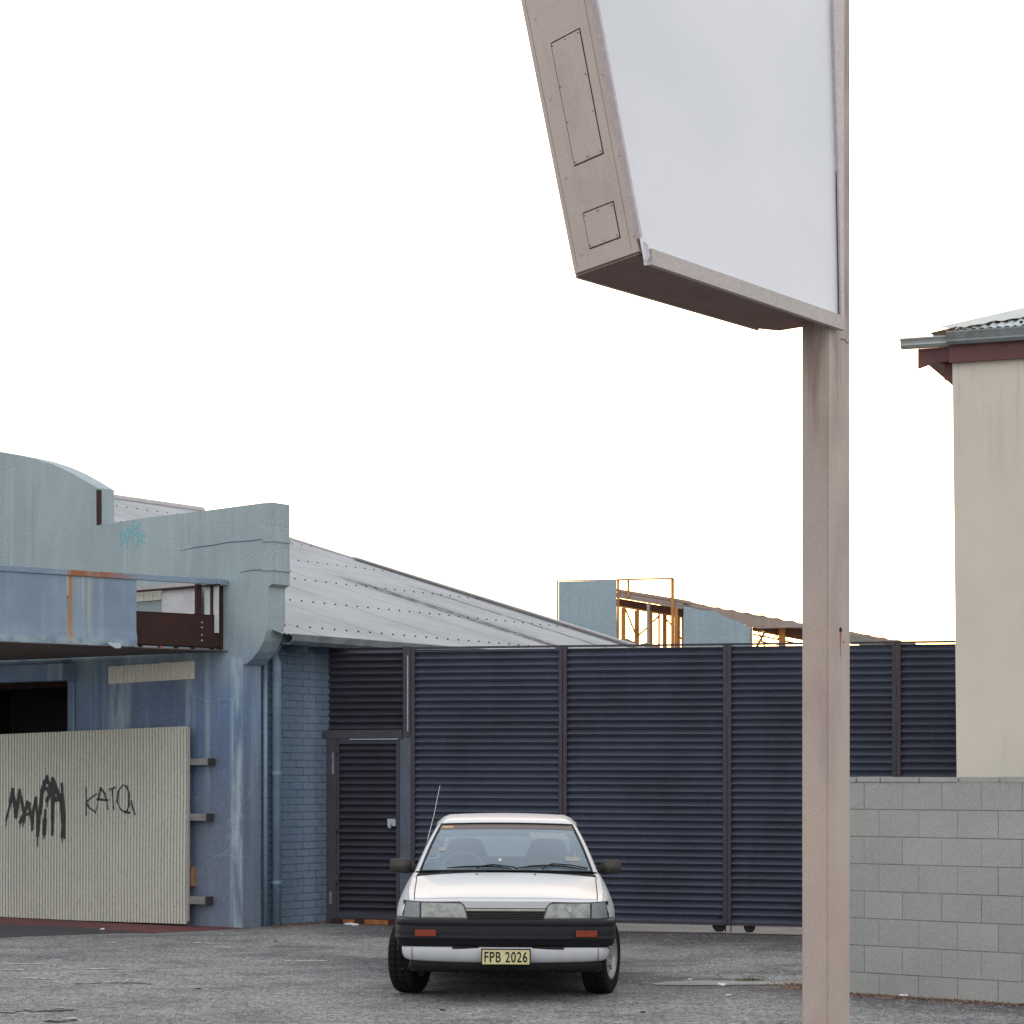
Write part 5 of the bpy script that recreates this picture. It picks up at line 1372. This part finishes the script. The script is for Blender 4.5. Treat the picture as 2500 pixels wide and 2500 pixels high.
# wheels
def wheel(cx, cy, ang):
    T = Matrix.Translation((cx, cy, WZ)) @ Matrix.Rotation(ang, 4, 'Z') @ (Matrix.Rotation(math.pi, 4, 'Z') if cx < 0 else Matrix.Identity(4))
    def rev(prof, n=48, tread=False):
        vs_ = []
        for k in range(n):
            a_ = 2*math.pi*k/n
            for q, (ax, r) in enumerate(prof):
                rr = r-(.006 if tread and (k % 2) and r > .28 else 0)
                vs_.append(T @ Vector((ax, math.cos(a_)*rr, math.sin(a_)*rr)))
        m = len(prof); fs = [(k*m+i, k*m+i+1, ((k+1) % n)*m+i+1, ((k+1) % n)*m+i) for k in range(n) for i in range(m-1)]
        return vs_, fs
    v_, f_ = rev([(-.092, .17), (-.096, .20), (-.100, .24), (-.096, .270), (-.086, .287), (-.070, .294), (-.035, .2955), (-.032, .288), (-.026, .288), (-.023, .2955), (.023, .2955), (.026, .288), (.032, .288), (.035, .2955), (.070, .294), (.086, .287), (.096, .270), (.100, .24), (.096, .20), (.088, .172)], 72, True)
    w_ = mesh_obj('wheel', v_, f_, M['tyre'], car, False)
    v_, f_ = rev([(-.088, .172), (-.06, .16), (.02, .155), (.075, .165), (.092, .180), (.090, .172), (.070, .155), (.045, .13), (.040, .08), (.055, .05), (.058, 0)], 36)
    mesh_obj('rim', v_, f_, M['rim'], w_, True)
    bm = bmesh.new()
    for k in range(8):
        a_ = 2*math.pi*k/8; d = Vector((0, math.cos(a_), math.sin(a_)))
        add_tube(bm, [T @ (Vector((.052, 0, 0))+d*.085), T @ (Vector((.060, 0, 0))+d*.150)], [.018, .012], 6)
    from_bm('spokes', bm, M['rim'], w_)
    bm = bmesh.new(); add_tube(bm, [T @ Vector((-.06, 0, 0)), T @ Vector((-.02, 0, 0))], .14, 20); from_bm('brake_disc', bm, M['rubber'], w_)
for cx, cy, a_ in ((-.748, WYF, -16), (.748, WYF, -16), (-.72, WYR, 0), (.72, WYR, 0)): wheel(cx, cy, R(a_))

# ================================================================ SMALL THINGS ON THE GROUND
def crumple(name, loc, s_, mat, seed):
    rnd = random.Random(seed); bm = bmesh.new(); bmesh.ops.create_icosphere(bm, subdivisions=2, radius=s_)
    for v in bm.verts:
        v.co = Vector((v.co.x*1.5, v.co.y, max(-.0, v.co.z*.5+s_*.3)))*rnd.uniform(.6, 1.15)
    o = from_bm(name, bm, mat); o.location = (loc[0], loc[1], .003); return o
for i, (x, y, s_, lb) in enumerate(((851, 2259, .035, 'crumpled white paper scrap on the asphalt near the steel door'), (866, 2260, .03, 'smaller crumpled paper scrap just right of its twin by the steel door'),
        (1684, 2393, .014, 'tiny white scrap at the left end of the pale kerb line'), (1760, 2407, .026, 'flat white scrap lying just below the middle of the pale kerb line'),
        (1779, 2432, .018, 'pale pebble on open asphalt below the kerb line'), (2205, 2434, .025, 'white litter on the dark ground at the foot of the block wall'), (250, 2270, .02, 'pale stick end lying on the tar patch by the hoarding'))):
    tag(crumple('litter', gpt(x, y), s_, M['paper'], i), lb, 'litter', 'scraps of litter on the ground')
for i, (x, y) in enumerate(((484, 2415), (1080, 2467), (1569, 2472), (672, 2299), (1568, 2283))):
    bm = bmesh.new(); bmesh.ops.create_icosphere(bm, subdivisions=1, radius=.018)
    for v in bm.verts: v.co.z *= .3; v.co.x *= 1.5
    o = from_bm('dead_leaf', bm, M['gap_dark'] if i < 4 else M['rust_orange']); o.location = (*gpt(x, y), .006)
    tag(o, ('dark dead leaf on the asphalt left of the car', 'dark leaf on the asphalt in front of the car, lower left of the plate', 'dark leaf low between the car and the sign pole', 'dark fleck near the corner of the blue building', 'reddish leaf near the gate, right of the car')[i], 'leaf', 'dead leaves on the asphalt')
# dry leaf litter along the block wall foot and round the kerb
rnd = random.Random(4); vs_, fs = [], []
def leaflet(x, y, s_, z=.006):
    a_ = rnd.uniform(0, 6.28); b = len(vs_); tl = rnd.uniform(0, .6)*s_
    for dx, dy, dz in ((-1, 0, 0), (0, -.45, tl), (1, 0, tl*1.3), (0, .45, 0)):
        vs_.append((x+s_*(dx*math.cos(a_)-dy*math.sin(a_)), y+s_*(dx*math.sin(a_)+dy*math.cos(a_)), z+dz))
    fs.append((b, b+1, b+2, b+3))
for k in range(2000):
    u = rnd.uniform(0, 3.0); w_ = -abs(rnd.gauss(0, .16))-.02; p = FW.wpt(u, w_, 0); leaflet(p.x, p.y, rnd.uniform(.006, .016))
for k in range(500):
    p = gpt(1950+rnd.gauss(0, 40), 2409+rnd.gauss(0, 6)); leaflet(p[0], p[1], rnd.uniform(.006, .016))
for k in range(500):
    p = FA.wpt(.05+rnd.uniform(0, .15), rnd.uniform(.3, 1.3), 0); leaflet(p.x+abs(rnd.gauss(0, .06)), p.y, rnd.uniform(.008, .018))
mesh_obj('leaf_litter', vs_, fs, M['leaf'], kind='stuff')
vs_, fs = [], []
wx, wy = gpt(1828, 2396)
for k in range(160):
    x = wx+rnd.gauss(0, .06); y = wy+rnd.gauss(0, .03); h = rnd.uniform(.015, .05); a_ = rnd.uniform(0, 6.28); b = len(vs_); d = (math.cos(a_)*.004, math.sin(a_)*.004)
    vs_ += [(x-d[0], y-d[1], 0), (x+d[0], y+d[1], 0), (x+rnd.gauss(0, .015), y+rnd.gauss(0, .015), h)]; fs.append((b, b+1, b+2))
tag(mesh_obj('weed_tuft', vs_, fs, M['weed']), 'small green weed tuft growing on the pale kerb line left of the sign pole', 'plant')

# broken edges in the asphalt at the near left
M['crack_dark'] = worn('crack_dark', (.02, .018, .018), None, 9, .3, .9); M['scuff'] = worn('scuffed_concrete', (.50, .50, .47), (.3, .3, .28), 9, .8, .9)
def ribbon(name, pts, wd, mat, z, seed):
    rr = random.Random(seed); up, dn = [], []
    P = []
    for (xa, ya), (xb, yb) in zip(pts[:-1], pts[1:]):
        for k in range(6): P.append((xa+(xb-xa)*k/6, ya+(yb-ya)*k/6+rr.uniform(-.6, .6)))
    P.append(pts[-1])
    for i, (x, y) in enumerate(P):
        w_ = wd*rr.uniform(.3, 1)*(0.2 if i in (0, len(P)-1) else 1); up.append(gpt(x, y-w_)); dn.append(gpt(x, y+w_))
    vs_ = [(x, y, z) for x, y in up]+[(x, y, z) for x, y in dn]; n = len(up)
    o = mesh_obj(name, vs_, [(i, i+1, n+i+1, n+i) for i in range(n-1)], mat); o['kind'] = 'structure'
ribbon('ground_crack', [(-20, 2472), (30, 2474), (62, 2468), (80, 2471), (190, 2466)], 1.5, M['crack_dark'], .005, 1)
ribbon('ground_crack', [(105, 2494), (150, 2495), (192, 2491)], 2.2, M['crack_dark'], .005, 2)
ribbon('ground_crack', [(175, 2403), (250, 2401), (330, 2400), (375, 2404)], .7, M['crack_dark'], .005, 3)
ribbon('ground_scuff', [(150, 2489), (185, 2486), (200, 2496)], 2.0, M['scuff'], .005, 4)
ribbon('ground_scuff', [(250, 2399), (272, 2398.5)], .9, M['scuff'], .006, 5)
for i, (xa, xb, y) in enumerate(((0, 120, 2352), (150, 300, 2364), (60, 150, 2388), (255, 285, 2300), (470, 560, 2302), (520, 600, 2312), (0, 60, 2367), (690, 800, 2345), (120, 165, 2459))):
    ribbon('ground_scuff', [(xa, y), ((xa+xb)/2, y+2), (xb, y+1)], 1.1, M['scuff'], .0045, 20+i)
# loose grit and proud stones of the worn asphalt, nearest to the viewer (too many to count)
import numpy as np
rg = np.random.default_rng(5); N = 120000
Yg = 1/rg.uniform(1/28.0, 1/15.2, N); Xg = rg.uniform(-.235, .235, N)*Yg
f_ = FE; dF = -((Xg-f_.O.x)*f_.Y.x+(Yg-f_.O.y)*f_.Y.y); dA = -((Xg-FA.O.x)*FA.Y.x+(Yg-FA.O.y)*FA.Y.y); uA = (Xg-FA.O.x)*FA.X.x+(Yg-FA.O.y)*FA.X.y
dW = -((Xg-FW.O.x)*FW.Y.x+(Yg-FW.O.y)*FW.Y.y); uW = (Xg-FW.O.x)*FW.X.x+(Yg-FW.O.y)*FW.X.y
ok = (dF > .45) & ((dA > .45) | (uA > .3)) & ((dW > .02) | (uW < -.1)); Xg, Yg = Xg[ok], Yg[ok]; N = len(Xg)
sz = rg.uniform(.003, .007, N)*np.where(rg.random(N) < .04, 1.6, 1); a0 = rg.uniform(0, 6.28, N)
V = np.zeros((N, 5, 3), np.float32)
for q in range(4):
    V[:, q, 0] = Xg+np.cos(a0+q*1.5708)*sz*rg.uniform(.7, 1.2, N); V[:, q, 1] = Yg+np.sin(a0+q*1.5708)*sz*rg.uniform(.7, 1.2, N); V[:, q, 2] = -.001
V[:, 4, 0] = Xg+rg.normal(0, .25, N)*sz; V[:, 4, 1] = Yg+rg.normal(0, .25, N)*sz; V[:, 4, 2] = sz*rg.uniform(.5, 1.0, N)
base = (np.arange(N)*5)[:, None]; tri = np.array([[0, 1, 4], [1, 2, 4], [2, 3, 4], [3, 0, 4]]).reshape(1, 12)
L = (base+tri).astype(np.int32).ravel()
me = bpy.data.meshes.new('grit'); me.vertices.add(N*5); me.vertices.foreach_set('co', V.ravel()); me.loops.add(len(L)); me.loops.foreach_set('vertex_index', L)
me.polygons.add(N*4); me.polygons.foreach_set('loop_start', np.arange(0, N*12, 3, dtype=np.int32)); me.polygons.foreach_set('loop_total', np.full(N*4, 3, np.int32)); me.update(calc_edges=True); me.validate()
s_ = NT('grit'); wn = s_.n('ShaderNodeTexWhiteNoise'); vr = s_.voro(16); s_.l(vr.outputs['Color'], wn.inputs['Vector'])
kk = s_.mix(s_.ramp(wn.outputs[0], .25, .95, 0, 1, False), (.10, .098, .102), (.34, .345, .34)); s_.col(kk); me.materials.append(s_.done(.85, 0, .2))
o = bpy.data.objects.new('grit', me); C.objects.link(o); o['kind'] = 'stuff'
